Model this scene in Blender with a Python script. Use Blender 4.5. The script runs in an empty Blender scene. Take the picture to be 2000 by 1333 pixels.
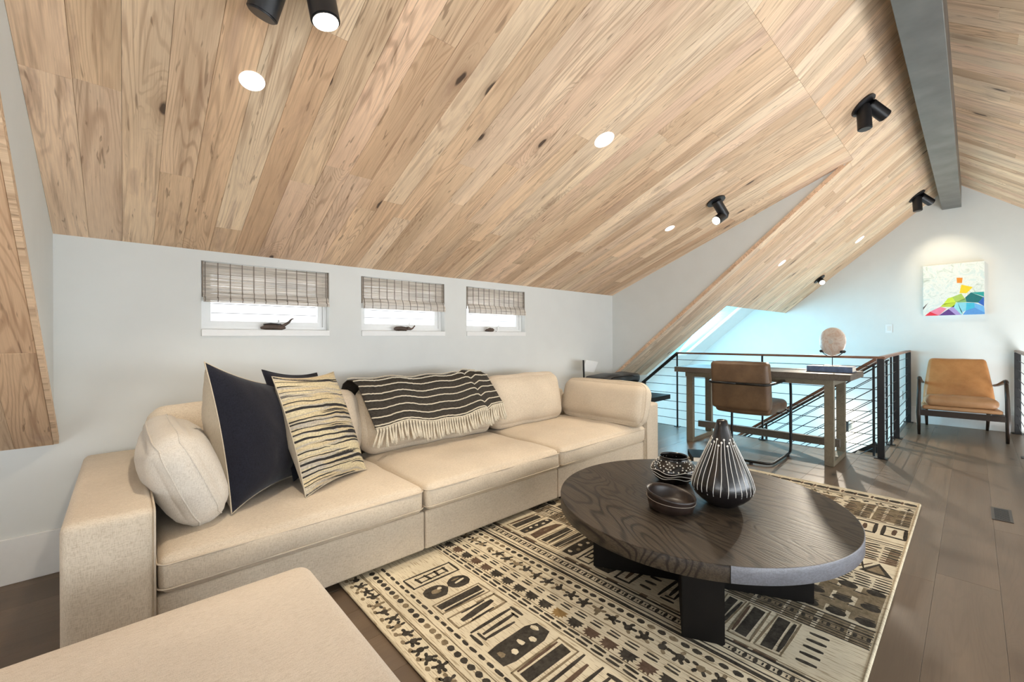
import bpy, bmesh, math, random
from mathutils import Vector, Matrix, noise
random.seed(7)
S = bpy.context.scene
COL = S.collection
PI = math.pi
R = math.radians

# ------------------------------------------------------------------ camera
cam_d = bpy.data.cameras.new('camera'); cam = bpy.data.objects.new('camera', cam_d); COL.objects.link(cam)
cam_d.sensor_width = 36; cam_d.lens = 827.573/2000*36; cam_d.shift_y = -5.9/2000
cam_d.clip_start = 0.02
cam.matrix_world = Matrix.Translation((0, 0, 1.10)) @ Matrix.Rotation(R(47.424-90), 4, 'Z') @ Matrix.Rotation(R(90), 4, 'X') @ Matrix.Rotation(R(-.268), 4, 'Z')
S.camera = cam

# ------------------------------------------------------------------ world, lights, exposure
S.view_settings.view_transform = 'Standard'; S.view_settings.look = 'None'
S.view_settings.gamma = 1; S.view_settings.use_curve_mapping = False
S.view_settings.exposure = 0.0
W = bpy.data.worlds.new('world'); S.world = W; W.use_nodes = True
W.node_tree.nodes['Background'].inputs[0].default_value = (.92, .96, 1, 1)
W.node_tree.nodes['Background'].inputs[1].default_value = 4.5

def area(name, loc, direction, sx, sy, energy, color):
    l = bpy.data.lights.new(name, 'AREA'); l.shape = 'RECTANGLE'; l.size = sx; l.size_y = sy
    l.energy = energy; l.color = color
    o = bpy.data.objects.new(name, l); COL.objects.link(o); o.location = loc
    o.rotation_euler = Vector(direction).to_track_quat('-Z', 'Y').to_euler(); return o
def spot(name, loc, direction, energy, color, angle, blend=.5, r=.03):
    l = bpy.data.lights.new(name, 'SPOT'); l.energy = energy; l.color = color; l.spot_size = R(angle); l.spot_blend = blend
    l.shadow_soft_size = r
    o = bpy.data.objects.new(name, l); COL.objects.link(o); o.location = loc
    o.rotation_euler = Vector(direction).to_track_quat('-Z', 'Y').to_euler(); return o
WARM = (1, .86, .68); DAY = (.86, .935, 1); CYAN = (.36, .78, 1)
# stair skylight daylight; inferred side glazing, widened and tilted up to fill the ceiling
area('daylight_side_glazing', (1.9, -1.83, .80), (-.05, 1, .85), 5.4, .95, 92, DAY)
area('fill_gable_end', (-2.40, .1, .95), (1, .55, 1.4), 2.0, .9, 22, (1, .98, .95))  # added fill, no known window here; brightens the left ceiling
area('daylight_stair_skylight', (6.05, 2.72, 1.16), (.30, -.70, -.62), 1.35, .95, 78, CYAN)
area('fill_stair_hall', (6.3, 2.0, -2.5), (0, -.05, 1), 1.8, 1.8, 46, (.50, .84, 1))  # added upward fill from below, brightens the stairwell walls
area('daylight_right_stairwell', (6.2, -1.25, -.6), (-.55, 0.9, 1), 1.9, 1.1, 85, (.93, .96, 1))

# ------------------------------------------------------------------ dimensions
D = 2.948; XL = -.242; XR = 4.357; XE = 7.432; XR2 = 5.022; HT = 1.605; HK = .604; S1 = .404; S2 = .84
CR = D-2.296          # y of the crease
RY = .146             # y of the ridge
XS = 5.15             # end of the low part of the steep slope
YS = 1.93             # where the timber stops above the stairs
def zd(y): return HT+S1*(D-y)
def zs(y): return HK+S2*(D-y)
ZR = zs(RY); S3 = .817
def zr(y): return ZR-S3*(RY-y)

# ------------------------------------------------------------------ node helpers
def new_mat(name):
    m = bpy.data.materials.new(name); m.use_nodes = True
    nt = m.node_tree; b = nt.nodes['Principled BSDF']; return m, nt, b
def N(nt, t, **kw):
    n = nt.nodes.new(t)
    for k, v in kw.items():
        if k in ('i',):
            for kk, vv in v.items(): n.inputs[kk].default_value = vv
        else: setattr(n, k, v)
    return n
def L(nt, a, b): nt.links.new(a, b)
def ramp(nt, stops, interp='LINEAR'):
    r = nt.nodes.new('ShaderNodeValToRGB'); cr = r.color_ramp; cr.interpolation = interp
    while len(cr.elements) < len(stops): cr.elements.new(.5)
    for e, (p, c) in zip(cr.elements, stops):
        e.position = p; e.color = (c[0], c[1], c[2], 1) if not isinstance(c, (int, float)) else (c, c, c, 1)
    return r
def math_n(nt, op, a, b=None, c=None):
    n = nt.nodes.new('ShaderNodeMath'); n.operation = op
    for k, v in enumerate((a, b, c)):
        if v is None: continue
        if isinstance(v, (int, float)): n.inputs[k].default_value = v
        else: L(nt, v, n.inputs[k])
    return n.outputs[0]
def mixc(nt, f, a, b, mode='MIX'):
    n = nt.nodes.new('ShaderNodeMix'); n.data_type = 'RGBA'; n.blend_type = mode
    for s, v in ((n.inputs[0], f), (n.inputs[6], a), (n.inputs[7], b)):
        if isinstance(v, (int, float)): s.default_value = v
        elif isinstance(v, tuple): s.default_value = (v[0], v[1], v[2], 1)
        else: L(nt, v, s)
    return n.outputs[2]
def mapping(nt, vec, scale, loc=(0, 0, 0)):
    m = nt.nodes.new('ShaderNodeMapping'); m.inputs['Scale'].default_value = scale; m.inputs['Location'].default_value = loc
    L(nt, vec, m.inputs['Vector']); return m.outputs[0]
def noise_n(nt, vec, scale=1, detail=3, rough=.5, dist=0):
    n = nt.nodes.new('ShaderNodeTexNoise'); n.inputs['Scale'].default_value = scale; n.inputs['Detail'].default_value = detail
    n.inputs['Roughness'].default_value = rough; n.inputs['Distortion'].default_value = dist
    L(nt, vec, n.inputs['Vector']); return n
def bump(nt, b, h, strength, dist):
    n = nt.nodes.new('ShaderNodeBump'); n.inputs['Strength'].default_value = strength; n.inputs['Distance'].default_value = dist
    L(nt, h, n.inputs['Height']); L(nt, n.outputs[0], b.inputs['Normal'])

def plain(name, col, rough=.6, metal=0, nz=0, nscale=40, bmp=0, spec=None, tint=None):
    m, nt, b = new_mat(name)
    b.inputs['Roughness'].default_value = rough; b.inputs['Metallic'].default_value = metal
    if spec is not None: b.inputs['Specular IOR Level'].default_value = spec
    tc = N(nt, 'ShaderNodeTexCoord'); n = noise_n(nt, tc.outputs['Object'], nscale, 3)
    c2 = tint or tuple(x*(1-nz) for x in col)
    r = ramp(nt, [(.3, c2), (.7, col)]); L(nt, n.outputs[0], r.inputs[0]); L(nt, r.outputs[0], b.inputs['Base Color'])
    if bmp: bump(nt, b, n.outputs[0], bmp, .002)
    return m
def emit(name, col, s):
    m, nt, b = new_mat(name); b.inputs['Base Color'].default_value = (*col, 1)
    b.inputs['Emission Color'].default_value = (*col, 1); b.inputs['Emission Strength'].default_value = s; return m

def wood(name, tones, dark, ring=26, ring_amt=.35, knots=True, rough=.5, fibre=.35, sc=(.55, 6, 6), bmp=.15, knotsc=(1.1, 3.2, 3.2), streak=.25, spec=.3, randomize=True, rotz=0, gatemin=.15, flecks=0):
    """plank timber: contour lines of a stretched noise for cathedral grain, fibres, streaks and knots"""
    m, nt, b = new_mat(name)
    tc = N(nt, 'ShaderNodeTexCoord'); oi = N(nt, 'ShaderNodeObjectInfo')
    if randomize:
        cb = N(nt, 'ShaderNodeCombineXYZ')
        L(nt, math_n(nt, 'MULTIPLY', oi.outputs['Random'], 173.0), cb.inputs[0]); L(nt, math_n(nt, 'MULTIPLY', oi.outputs['Random'], 61.0), cb.inputs[1]); L(nt, math_n(nt, 'MULTIPLY', oi.outputs['Random'], 997.0), cb.inputs[2])
        va = N(nt, 'ShaderNodeVectorMath', operation='ADD'); L(nt, tc.outputs['Object'], va.inputs[0]); L(nt, cb.outputs[0], va.inputs[1]); vec = va.outputs[0]
    else: vec = tc.outputs['Object']
    if rotz:
        rm = N(nt, 'ShaderNodeMapping'); rm.inputs['Rotation'].default_value = (0, 0, R(rotz)); L(nt, vec, rm.inputs['Vector']); vec = rm.outputs[0]
    n1 = noise_n(nt, mapping(nt, vec, sc), 1, 2, .45, .3)
    h = n1.outputs[0]
    if knots:
        wob = noise_n(nt, mapping(nt, vec, (9, 9, 9)), 1, 2)
        kv = N(nt, 'ShaderNodeVectorMath', operation='ADD'); L(nt, mapping(nt, vec, knotsc), kv.inputs[0])
        sw = N(nt, 'ShaderNodeVectorMath', operation='SCALE'); L(nt, wob.outputs['Color'], sw.inputs[0]); sw.inputs['Scale'].default_value = .10
        L(nt, sw.outputs[0], kv.inputs[1])
        vo = N(nt, 'ShaderNodeTexVoronoi'); vo.voronoi_dimensions = '2D'; vo.inputs['Scale'].default_value = 1; L(nt, kv.outputs[0], vo.inputs['Vector'])
        sep = N(nt, 'ShaderNodeSeparateColor'); L(nt, vo.outputs['Color'], sep.inputs[0])
        on = math_n(nt, 'GREATER_THAN', sep.outputs[0], .40)
        near = ramp(nt, [(0, 1.0), (.22, 0.0)]); L(nt, vo.outputs['Distance'], near.inputs[0])
        nn = math_n(nt, 'MULTIPLY', near.outputs[0], on)
        h = math_n(nt, 'MULTIPLY_ADD', nn, .28, h)
    s = math_n(nt, 'SINE', math_n(nt, 'MULTIPLY', h, float(ring)*6.283))
    rr = ramp(nt, [(0, 0.0), (.62, .05), (1, 1.0)]); L(nt, math_n(nt, 'MULTIPLY_ADD', s, .5, .5), rr.inputs[0])
    gate = noise_n(nt, mapping(nt, vec, (1.3, 5, 5)), 1, 2); gr = ramp(nt, [(.38, gatemin), (.62, 1.0)]); L(nt, gate.outputs[0], gr.inputs[0])
    rings = math_n(nt, 'MULTIPLY', rr.outputs[0], gr.outputs[0])
    f = noise_n(nt, mapping(nt, vec, (7, 230, 230)), 1, 3, .6); fr = ramp(nt, [(.35, 1.0), (.6, 0.0)]); L(nt, f.outputs[0], fr.inputs[0])
    st = noise_n(nt, mapping(nt, vec, (1.6, 34, 34)), 1, 4, .6, .4); sr = ramp(nt, [(.52, 0.0), (.72, 1.0)]); L(nt, st.outputs[0], sr.inputs[0])
    base = ramp(nt, [(k/(len(tones)-1), t) for k, t in enumerate(tones)], 'LINEAR')
    if randomize: L(nt, oi.outputs['Random'], base.inputs[0])
    else: L(nt, noise_n(nt, mapping(nt, vec, (1, 3, 3)), 1, 2).outputs[0], base.inputs[0])
    big = noise_n(nt, mapping(nt, vec, (.8, 4, 4)), 1, 3); bg = ramp(nt, [(.3, .74), (.7, 1.10)]); L(nt, big.outputs[0], bg.inputs[0])
    c = mixc(nt, 1.0, base.outputs[0], bg.outputs[0], 'MULTIPLY')
    c = mixc(nt, math_n(nt, 'MULTIPLY', rings, ring_amt), c, dark)
    c = mixc(nt, math_n(nt, 'MULTIPLY', fr.outputs[0], fibre), c, dark)
    c = mixc(nt, math_n(nt, 'MULTIPLY', sr.outputs[0], streak), c, tuple(x*.8 for x in dark))
    if flecks:
        fk = noise_n(nt, mapping(nt, vec, (7, 62, 62)), 1, 2, .5, .6); fa = noise_n(nt, mapping(nt, vec, (1.4, 7, 7)), 1, 2)
        fkr = ramp(nt, [(.66, 0.0), (.72, 1.0)]); L(nt, math_n(nt, 'MULTIPLY_ADD', fa.outputs[0], .22, math_n(nt, 'SUBTRACT', fk.outputs[0], .11)), fkr.inputs[0])
        c = mixc(nt, math_n(nt, 'MULTIPLY', fkr.outputs[0], flecks), c, tuple(x*.5 for x in dark))
        sm = noise_n(nt, mapping(nt, vec, (2.2, 9, 9)), 1, 4, .6, 1.0); smr = ramp(nt, [(.58, 0.0), (.75, 1.0)]); L(nt, sm.outputs[0], smr.inputs[0])
        c = mixc(nt, math_n(nt, 'MULTIPLY', smr.outputs[0], .45), c, (.36, .22, .17))
    if knots:
        halo = ramp(nt, [(0.0, 1.0), (.05, .75), (.13, 0.0)]); L(nt, vo.outputs['Distance'], halo.inputs[0])
        c = mixc(nt, math_n(nt, 'MULTIPLY', math_n(nt, 'MULTIPLY', halo.outputs[0], on), .55), c, tuple(x*.75 for x in dark))
        big_on = math_n(nt, 'GREATER_THAN', sep.outputs[0], .62)
        core = ramp(nt, [(.028, 1.0), (.045, 0.0)]); L(nt, vo.outputs['Distance'], core.inputs[0])
        c = mixc(nt, math_n(nt, 'MULTIPLY', math_n(nt, 'MULTIPLY', core.outputs[0], big_on), .85), c, (.035, .022, .018))
    L(nt, c, b.inputs['Base Color']); b.inputs['Roughness'].default_value = rough; b.inputs['Specular IOR Level'].default_value = spec
    hh = math_n(nt, 'ADD', math_n(nt, 'MULTIPLY', fr.outputs[0], -.5), math_n(nt, 'MULTIPLY', rings, -.6))
    bump(nt, b, hh, bmp, .0015)
    return m

def fabric(name, col, col2, weave=620, rough=.95, bmp=.35, slub=.5):
    m, nt, b = new_mat(name); tc = N(nt, 'ShaderNodeTexCoord'); v = tc.outputs['Object']
    a = noise_n(nt, mapping(nt, v, (weave*.12, weave, weave)), 1, 2); c = noise_n(nt, mapping(nt, v, (weave, weave*.5, weave*.12)), 1, 2)
    big = noise_n(nt, v, 3, 3)
    s = math_n(nt, 'ADD', math_n(nt, 'MULTIPLY', a.outputs[0], .5), math_n(nt, 'MULTIPLY', c.outputs[0], .5))
    r = ramp(nt, [(.36, col2), (.56, col)]); L(nt, s, r.inputs[0])
    g = ramp(nt, [(.3, .90), (.7, 1.05)]); L(nt, big.outputs[0], g.inputs[0])
    L(nt, mixc(nt, 1.0, r.outputs[0], g.outputs[0], 'MULTIPLY'), b.inputs['Base Color'])
    b.inputs['Roughness'].default_value = rough; b.inputs['Specular IOR Level'].default_value = .15
    b.inputs['Sheen Weight'].default_value = .15
    bump(nt, b, s, bmp, .0015); return m
def leather(name, col, col2, rough=.42):
    m, nt, b = new_mat(name); tc = N(nt, 'ShaderNodeTexCoord'); v = tc.outputs['Object']
    n = noise_n(nt, v, 7, 5, .65); vo = N(nt, 'ShaderNodeTexVoronoi'); vo.inputs['Scale'].default_value = 260; L(nt, v, vo.inputs['Vector'])
    r = ramp(nt, [(.3, col2), (.68, col)]); L(nt, n.outputs[0], r.inputs[0]); L(nt, r.outputs[0], b.inputs['Base Color'])
    b.inputs['Roughness'].default_value = rough; b.inputs['Specular IOR Level'].default_value = .4
    bump(nt, b, vo.outputs['Distance'], .25, .001); return m

M = {}
M['ceil'] = wood('light_oak_ceiling', [(.88, .64, .415), (.78, .54, .34), (.95, .76, .53), (.73, .49, .305), (.92, .69, .455), (.84, .60, .42), (.94, .74, .52), (.88, .60, .405)], (.36, .20, .115), knots=True, ring_amt=.46, rough=.55, fibre=.20, streak=.6, flecks=.55)
M['floor'] = wood('grey_brown_oak_floor', [(.165, .118, .080), (.155, .110, .074), (.175, .128, .088), (.16, .116, .078)], (.10, .066, .042), ring_amt=.18, rough=.36, fibre=.15, streak=.18, spec=.35, bmp=.08)
M['wall'] = plain('white_wall_paint', (.73, .75, .73), .75, nz=.03, nscale=6, bmp=.0)
M['trimw'] = plain('white_trim_paint', (.84, .85, .84), .4, nz=.02)
M['linen'] = fabric('oatmeal_linen', (.67, .58, .46), (.50, .415, .31))
M['linen_pale'] = fabric('pale_grey_linen', (.68, .63, .555), (.52, .47, .40))
M['pipe'] = plain('linen_piping', (.60, .51, .40), .9, nz=.1)
M['ott'] = fabric('ottoman_linen', (.71, .63, .53), (.56, .48, .385))
M['navy'] = fabric('navy_velvet', (.016, .017, .026), (.007, .007, .011), weave=600, bmp=.15)
M['beige'] = fabric('beige_pillow_backing', (.56, .48, .36), (.46, .39, .29))
M['black'] = plain('black_powder_coat', (.012, .012, .014), .42, nz=.3)
M['iron'] = plain('dark_iron', (.03, .029, .028), .38, .6, nz=.4, nscale=25)
M['beam'] = plain('grey_steel_beam', (.20, .195, .18), .42, .55, nz=.35, nscale=5)
M['dkwood'] = wood('espresso_oak', [(.058, .043, .030), (.075, .057, .040)], (.007, .005, .004), ring=24, ring_amt=.95, knots=False, rough=.40, fibre=.5, sc=(1.1, 3.6, 3.6), bmp=.35, streak=.5, spec=.28, randomize=False, rotz=-67, gatemin=.7)
M['charwood'] = plain('charcoal_stained_wood', (.008, .0065, .0055), .6, nz=.5, nscale=12, spec=.2)
M['handrail'] = wood('reddish_handrail', [(.24, .12, .07), (.28, .15, .09)], (.12, .05, .03), knots=False, rough=.35, randomize=False)
M['desktop'] = wood('weathered_desk_oak', [(.13, .11, .088), (.17, .145, .115)], (.05, .04, .03), knots=False, rough=.5, randomize=False)
M['desklegs'] = wood('olive_grey_oak', [(.21, .18, .125), (.25, .215, .15)], (.10, .08, .055), knots=False, rough=.5, randomize=False)
M['brleather'] = leather('aged_brown_leather', (.15, .090, .047), (.085, .048, .026))
M['tan'] = leather('cognac_leather', (.50, .235, .085), (.38, .165, .055), .38)
M['tan2'] = leather('cognac_leather_seat', (.46, .25, .12), (.36, .185, .085), .42)
M['walnut'] = wood('dark_walnut_frame', [(.035, .022, .015), (.05, .032, .022)], (.015, .010, .008), knots=False, rough=.35, randomize=False)
M['chrome'] = plain('brushed_dark_steel', (.16, .15, .14), .3, .85, nz=.2)
M['white_disc'] = emit('lit_white_diffuser', (.95, .96, .96), .7)
M['lens'] = emit('lit_lens', (1, .93, .80), 9)
M['ceramic'] = plain('black_ceramic', (.012, .010, .010), .22, nz=.2, spec=.6)
M['glaze'] = plain('white_slip', (.80, .78, .74), .5, nz=.05)
M['bowl'] = plain('dark_carved_wood', (.028, .016, .011), .4, nz=.45, nscale=30)
M['drift'] = plain('carved_driftwood', (.12, .08, .06), .6, nz=.5, nscale=25)
m, nt, b = new_mat('woven_reed'); tc = N(nt, 'ShaderNodeTexCoord'); a_ = noise_n(nt, mapping(nt, tc.outputs['Object'], (3.5, 3, 260)), 1, 3, .6); c_ = noise_n(nt, mapping(nt, tc.outputs['Object'], (2, 2, 60)), 1, 2)
r_ = ramp(nt, [(.36, (.30, .26, .21)), (.46, (.66, .61, .54)), (.60, (.84, .80, .74))]); L(nt, a_.outputs[0], r_.inputs[0]); g_ = ramp(nt, [(.38, .72), (.55, 1.05)]); L(nt, c_.outputs[0], g_.inputs[0]); L(nt, mixc(nt, 1.0, r_.outputs[0], g_.outputs[0], 'MULTIPLY'), b.inputs['Base Color']); b.inputs['Roughness'].default_value = .9
tr = N(nt, 'ShaderNodeBsdfTranslucent'); tr.inputs[0].default_value = (.9, .8, .68, 1); mx = N(nt, 'ShaderNodeMixShader'); mx.inputs[0].default_value = .25; L(nt, b.outputs[0], mx.inputs[1]); L(nt, tr.outputs[0], mx.inputs[2]); L(nt, mx.outputs[0], nt.nodes['Material Output'].inputs[0]); M['reed'] = m
M['cord'] = plain('brown_binding_cord', (.30, .255, .21), .9, nz=.2)
M['paper'] = plain('page_paper', (.72, .68, .60), .9, nz=.1)
M['sid'] = plain('white_lap_siding', (.80, .80, .80), .7, nz=.02)
M['outlet'] = plain('white_plastic', (.82, .84, .84), .35, nz=.01)
M['darkvent'] = plain('bronze_vent', (.07, .06, .052), .4, .5, nz=.2)
m, nt, b = new_mat('window_glass'); b.inputs['Transmission Weight'].default_value = 1; b.inputs['Roughness'].default_value = 0; b.inputs['IOR'].default_value = 1.02; M['glass'] = m

# ------------------------------------------------------------------ mesh helpers (verts in world coordinates)
def tag(o, label=None, cat=None, group=None, kind=None):
    if label: o['label'] = label
    if cat: o['category'] = cat
    if group: o['group'] = group
    if kind: o['kind'] = kind
    return o
def empty(name, loc, label=None, cat=None, group=None, kind=None):
    o = bpy.data.objects.new(name, None); o.empty_display_size = .1; COL.objects.link(o); o.location = loc
    return tag(o, label, cat, group, kind)
def world_loc(o):
    v = Vector(o.location)
    while o.parent: o = o.parent; v += Vector(o.location)
    return v
def obj(name, bm, mat, parent=None, loc=None, smooth=False, kind=None, label=None):
    me = bpy.data.meshes.new(name)
    base = world_loc(parent) if parent else Vector((0, 0, 0))
    off = Vector(loc) if loc is not None else base
    bmesh.ops.translate(bm, verts=bm.verts, vec=-off)
    if smooth:
        for f in bm.faces: f.smooth = True
    bm.normal_update(); bm.to_mesh(me); bm.free()
    mats = mat if isinstance(mat, list) else [mat]
    for mm in mats: me.materials.append(M[mm] if isinstance(mm, str) else mm)
    o = bpy.data.objects.new(name, me); COL.objects.link(o)
    if parent: o.parent = parent
    o.location = off-base
    if kind: o['kind'] = kind
    if label: o['label'] = label
    if smooth == 'auto':
        try: me.set_sharp_from_angle(angle=R(40))
        except Exception: pass
    return o
def B(): return bmesh.new()
def box(bm, x0, x1, y0, y1, z0, z1, bev=0, mi=0):
    r = bmesh.ops.create_cube(bm, size=1, matrix=Matrix.Translation(((x0+x1)/2, (y0+y1)/2, (z0+z1)/2)) @ Matrix.Diagonal((x1-x0, y1-y0, z1-z0, 1)))
    vs = r['verts']
    if bev:
        es = list({e for v in vs for e in v.link_edges}); bmesh.ops.bevel(bm, geom=es, offset=bev, segments=2, profile=.5, affect='EDGES')
    return vs
def obox(bm, c, ax, ay, az, hx, hy, hz, bev=0):
    ax, ay, az = Vector(ax).normalized(), Vector(ay).normalized(), Vector(az).normalized()
    Mx = Matrix(((ax.x*hx*2, ay.x*hy*2, az.x*hz*2, c[0]), (ax.y*hx*2, ay.y*hy*2, az.y*hz*2, c[1]), (ax.z*hx*2, ay.z*hy*2, az.z*hz*2, c[2]), (0, 0, 0, 1)))
    r = bmesh.ops.create_cube(bm, size=1, matrix=Mx)
    if bev:
        es = list({e for v in r['verts'] for e in v.link_edges}); bmesh.ops.bevel(bm, geom=es, offset=bev, segments=2, affect='EDGES')
def bar(bm, p, q, w, h, up=(0, 0, 1), bev=0):
    p, q = Vector(p), Vector(q); d = (q-p); a = d.normalized(); s = a.cross(Vector(up)).normalized(); u = s.cross(a).normalized()
    obox(bm, (p+q)/2, a, s, u, d.length/2, w/2, h/2, bev)
def tube(bm, pts, r, n=8, closed=False, taper=None):
    pts = [Vector(p) for p in pts]; m = len(pts); rings = []
    up = Vector((0, 0, 1)); prev = None
    for i, p in enumerate(pts):
        a = pts[(i-1) % m] if (closed or i > 0) else p; c = pts[(i+1) % m] if (closed or i < m-1) else p
        t = (c-a).normalized()
        if prev is None:
            s = t.cross(up)
            if s.length < 1e-3: s = t.cross(Vector((1, 0, 0)))
        else:
            s = prev-t*prev.dot(t)
            if s.length < 1e-4: s = t.cross(up)
        s.normalize(); prev = s; u = t.cross(s)
        rr = r if taper is None else taper[i]
        rings.append([bm.verts.new(p+s*rr*math.cos(2*PI*k/n)+u*rr*math.sin(2*PI*k/n)) for k in range(n)])
    for i in range(m if closed else m-1):
        a, c = rings[i], rings[(i+1) % m]
        for k in range(n): bm.faces.new((a[k], a[(k+1) % n], c[(k+1) % n], c[k]))
    if not closed: bm.faces.new(rings[0][::-1]); bm.faces.new(rings[-1])
    return bm
def roundpath(pts, r, k=5):
    pts = [Vector(p) for p in pts]; out = [pts[0]]
    for i in range(1, len(pts)-1):
        a, b, c = pts[i-1], pts[i], pts[i+1]; da = (a-b).normalized(); dc = (c-b).normalized()
        rr = min(r, (a-b).length*.49, (c-b).length*.49)
        for j in range(k+1):
            t = j/k; p = (b+da*rr)*(1-t)**2+b*2*t*(1-t)+(b+dc*rr)*t*t; out.append(p)
    out.append(pts[-1]); return out
def lathe(bm, c, prof, n=40, tilt=None):
    c = Vector(c); rings = []
    for r, z in prof: rings.append([bm.verts.new((r*math.cos(2*PI*k/n), r*math.sin(2*PI*k/n), z)) for k in range(n)])
    for a, d in zip(rings, rings[1:]):
        for k in range(n): bm.faces.new((a[k], a[(k+1) % n], d[(k+1) % n], d[k]))
    bm.faces.new(rings[0][::-1]); bm.faces.new(rings[-1])
    vs = [v for rg in rings for v in rg]
    if tilt: bmesh.ops.transform(bm, matrix=tilt, verts=vs)
    bmesh.ops.translate(bm, verts=vs, vec=c)
def cyl(bm, p, q, r, n=20, r2=None, bev=0):
    p, q = Vector(p), Vector(q); d = q-p
    Mx = Matrix.Translation((p+q)/2) @ d.to_track_quat('Z', 'Y').to_matrix().to_4x4()
    rr = bmesh.ops.create_cone(bm, cap_ends=True, segments=n, radius1=r, radius2=r if r2 is None else r2, depth=d.length, matrix=Mx)
    return rr
def prism(bm, poly, axis, a0, a1):
    """polygon in the two other axes, extruded along axis"""
    def P(u, v, a): return {'x': (a, u, v), 'y': (u, a, v), 'z': (u, v, a)}[axis]
    f = [bm.verts.new(P(u, v, a0)) for u, v in poly]; g = [bm.verts.new(P(u, v, a1)) for u, v in poly]
    n = len(poly)
    bm.faces.new(f); bm.faces.new(g[::-1])
    for i in range(n): bm.faces.new((f[i], g[i], g[(i+1) % n], f[(i+1) % n]))
    bmesh.ops.recalc_face_normals(bm, faces=bm.faces)
def rbox(bm, c, half, r, rot=None, crown=(0, 0, 0), wr=0, seed=0, seg=14, taper=None):
    """soft cushion block: rounded box with crowned faces"""
    hx, hy, hz = half; rx = min(r, hx*.999, hy*.999, hz*.999)
    def coords(h):
        out = []
        for k in range(5): out.append(-h+rx*(1-math.cos(k/4*PI/2)))
        n = max(2, int(seg*(2*(h-rx))/max(hx, hy, hz)/2)+1)
        for k in range(1, n): out.append(-(h-rx)+2*(h-rx)*k/n)
        for k in range(5): out.append(h-rx*(1-math.sin(k/4*PI/2)) if k else h-rx)
        o2 = []
        for v in out:
            if not o2 or abs(v-o2[-1]) > 1e-5: o2.append(v)
        return o2
    X, Y, Z = coords(hx), coords(hy), coords(hz); vd = {}
    rot = rot or Matrix.Identity(3); c = Vector(c)
    def S_(x, y, z):
        i = Vector((max(-(hx-rx), min(hx-rx, x)), max(-(hy-rx), min(hy-rx, y)), max(-(hz-rx), min(hz-rx, z))))
        d = Vector((x, y, z))-i; p = i+d.normalized()*rx if d.length > 1e-9 else Vector((x, y, z))
        u, v, w = x/hx, y/hy, z/hz
        p.z += crown[2]*(1-u**4)*(1-v**4)*w; p.y += crown[1]*(1-u**4)*(1-w*w)*v; p.x += crown[0]*(1-v*v)*(1-w*w)*u
        if taper: p.x *= 1-taper*max(0, w)
        if wr:
            q = Vector((x*7+seed, y*7, z*7)); p += Vector((noise.noise(q), noise.noise(q+Vector((9, 0, 0))), noise.noise(q+Vector((0, 9, 0)))))*wr
        return c+rot @ p
    def V(x, y, z):
        k = (round(x, 5), round(y, 5), round(z, 5))
        if k not in vd: vd[k] = bm.verts.new(S_(x, y, z))
        return vd[k]
    def face(a, b_, c_, d_):
        vs = []
        for v in (a, b_, c_, d_):
            if v not in vs: vs.append(v)
        if len(vs) > 2:
            try: bm.faces.new(vs)
            except ValueError: pass
    for s in (-1, 1):
        for i in range(len(X)-1):
            for j in range(len(Y)-1):
                q = [V(X[i], Y[j], s*hz), V(X[i+1], Y[j], s*hz), V(X[i+1], Y[j+1], s*hz), V(X[i], Y[j+1], s*hz)]; face(*(q if s > 0 else q[::-1]))
            for j in range(len(Z)-1):
                q = [V(X[i], s*hy, Z[j]), V(X[i+1], s*hy, Z[j]), V(X[i+1], s*hy, Z[j+1]), V(X[i], s*hy, Z[j+1])]; face(*(q if s < 0 else q[::-1]))
        for i in range(len(Y)-1):
            for j in range(len(Z)-1):
                q = [V(s*hx, Y[i], Z[j]), V(s*hx, Y[i+1], Z[j]), V(s*hx, Y[i+1], Z[j+1]), V(s*hx, Y[i], Z[j+1])]; face(*(q if s > 0 else q[::-1]))
    return S_, Y, Z
def loop_rect(c, hx, hy, r, z, axis='z', k=5):
    """rounded rectangle loop in a plane through c"""
    pts = []
    for sx, sy, a0 in ((1, 1, 0), (-1, 1, 90), (-1, -1, 180), (1, -1, 270)):
        for j in range(k+1):
            a = R(a0+90*j/k); pts.append((sx*(hx-r)+r*math.cos(a), sy*(hy-r)+r*math.sin(a)))
    c = Vector(c)
    if axis == 'z': return [c+Vector((u, v, z)) for u, v in pts]
    if axis == 'y': return [c+Vector((u, z, v)) for u, v in pts]
    return [c+Vector((z, u, v)) for u, v in pts]

# ------------------------------------------------------------------ planks on a plane
def plank(name, parent, O, u, v, n, Ln, Wd, T, mat):
    """one board: origin O, length along u, width along v, face towards n"""
    u, v, n = Vector(u).normalized(), Vector(v).normalized(), Vector(n).normalized()
    me = bpy.data.meshes.new(name); g = .0004 if mat == 'ceil' else .0003; e = .0008 if mat == 'ceil' else .0005
    a, c = g, Wd-g; l0, l1 = g, Ln-g
    V = [(l0, a, -T), (l1, a, -T), (l1, c, -T), (l0, c, -T), (l0, a, -e), (l1, a, -e), (l1, c, -e), (l0, c, -e), (l0+e, a+e, 0), (l1-e, a+e, 0), (l1-e, c-e, 0), (l0+e, c-e, 0)]
    F = [(3, 2, 1, 0), (0, 1, 5, 4), (1, 2, 6, 5), (2, 3, 7, 6), (3, 0, 4, 7), (4, 5, 9, 8), (5, 6, 10, 9), (6, 7, 11, 10), (7, 4, 8, 11), (8, 9, 10, 11)]
    if u.cross(v).dot(n) < 0: F = [f[::-1] for f in F]
    me.from_pydata(V, [], F); me.materials.append(M[mat])
    o = bpy.data.objects.new(name, me); COL.objects.link(o); o.parent = parent
    Mx = Matrix(((u.x, v.x, n.x, O[0]), (u.y, v.y, n.y, O[1]), (u.z, v.z, n.z, O[2]), (0, 0, 0, 1)))
    o.matrix_local = Mx; return o
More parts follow.
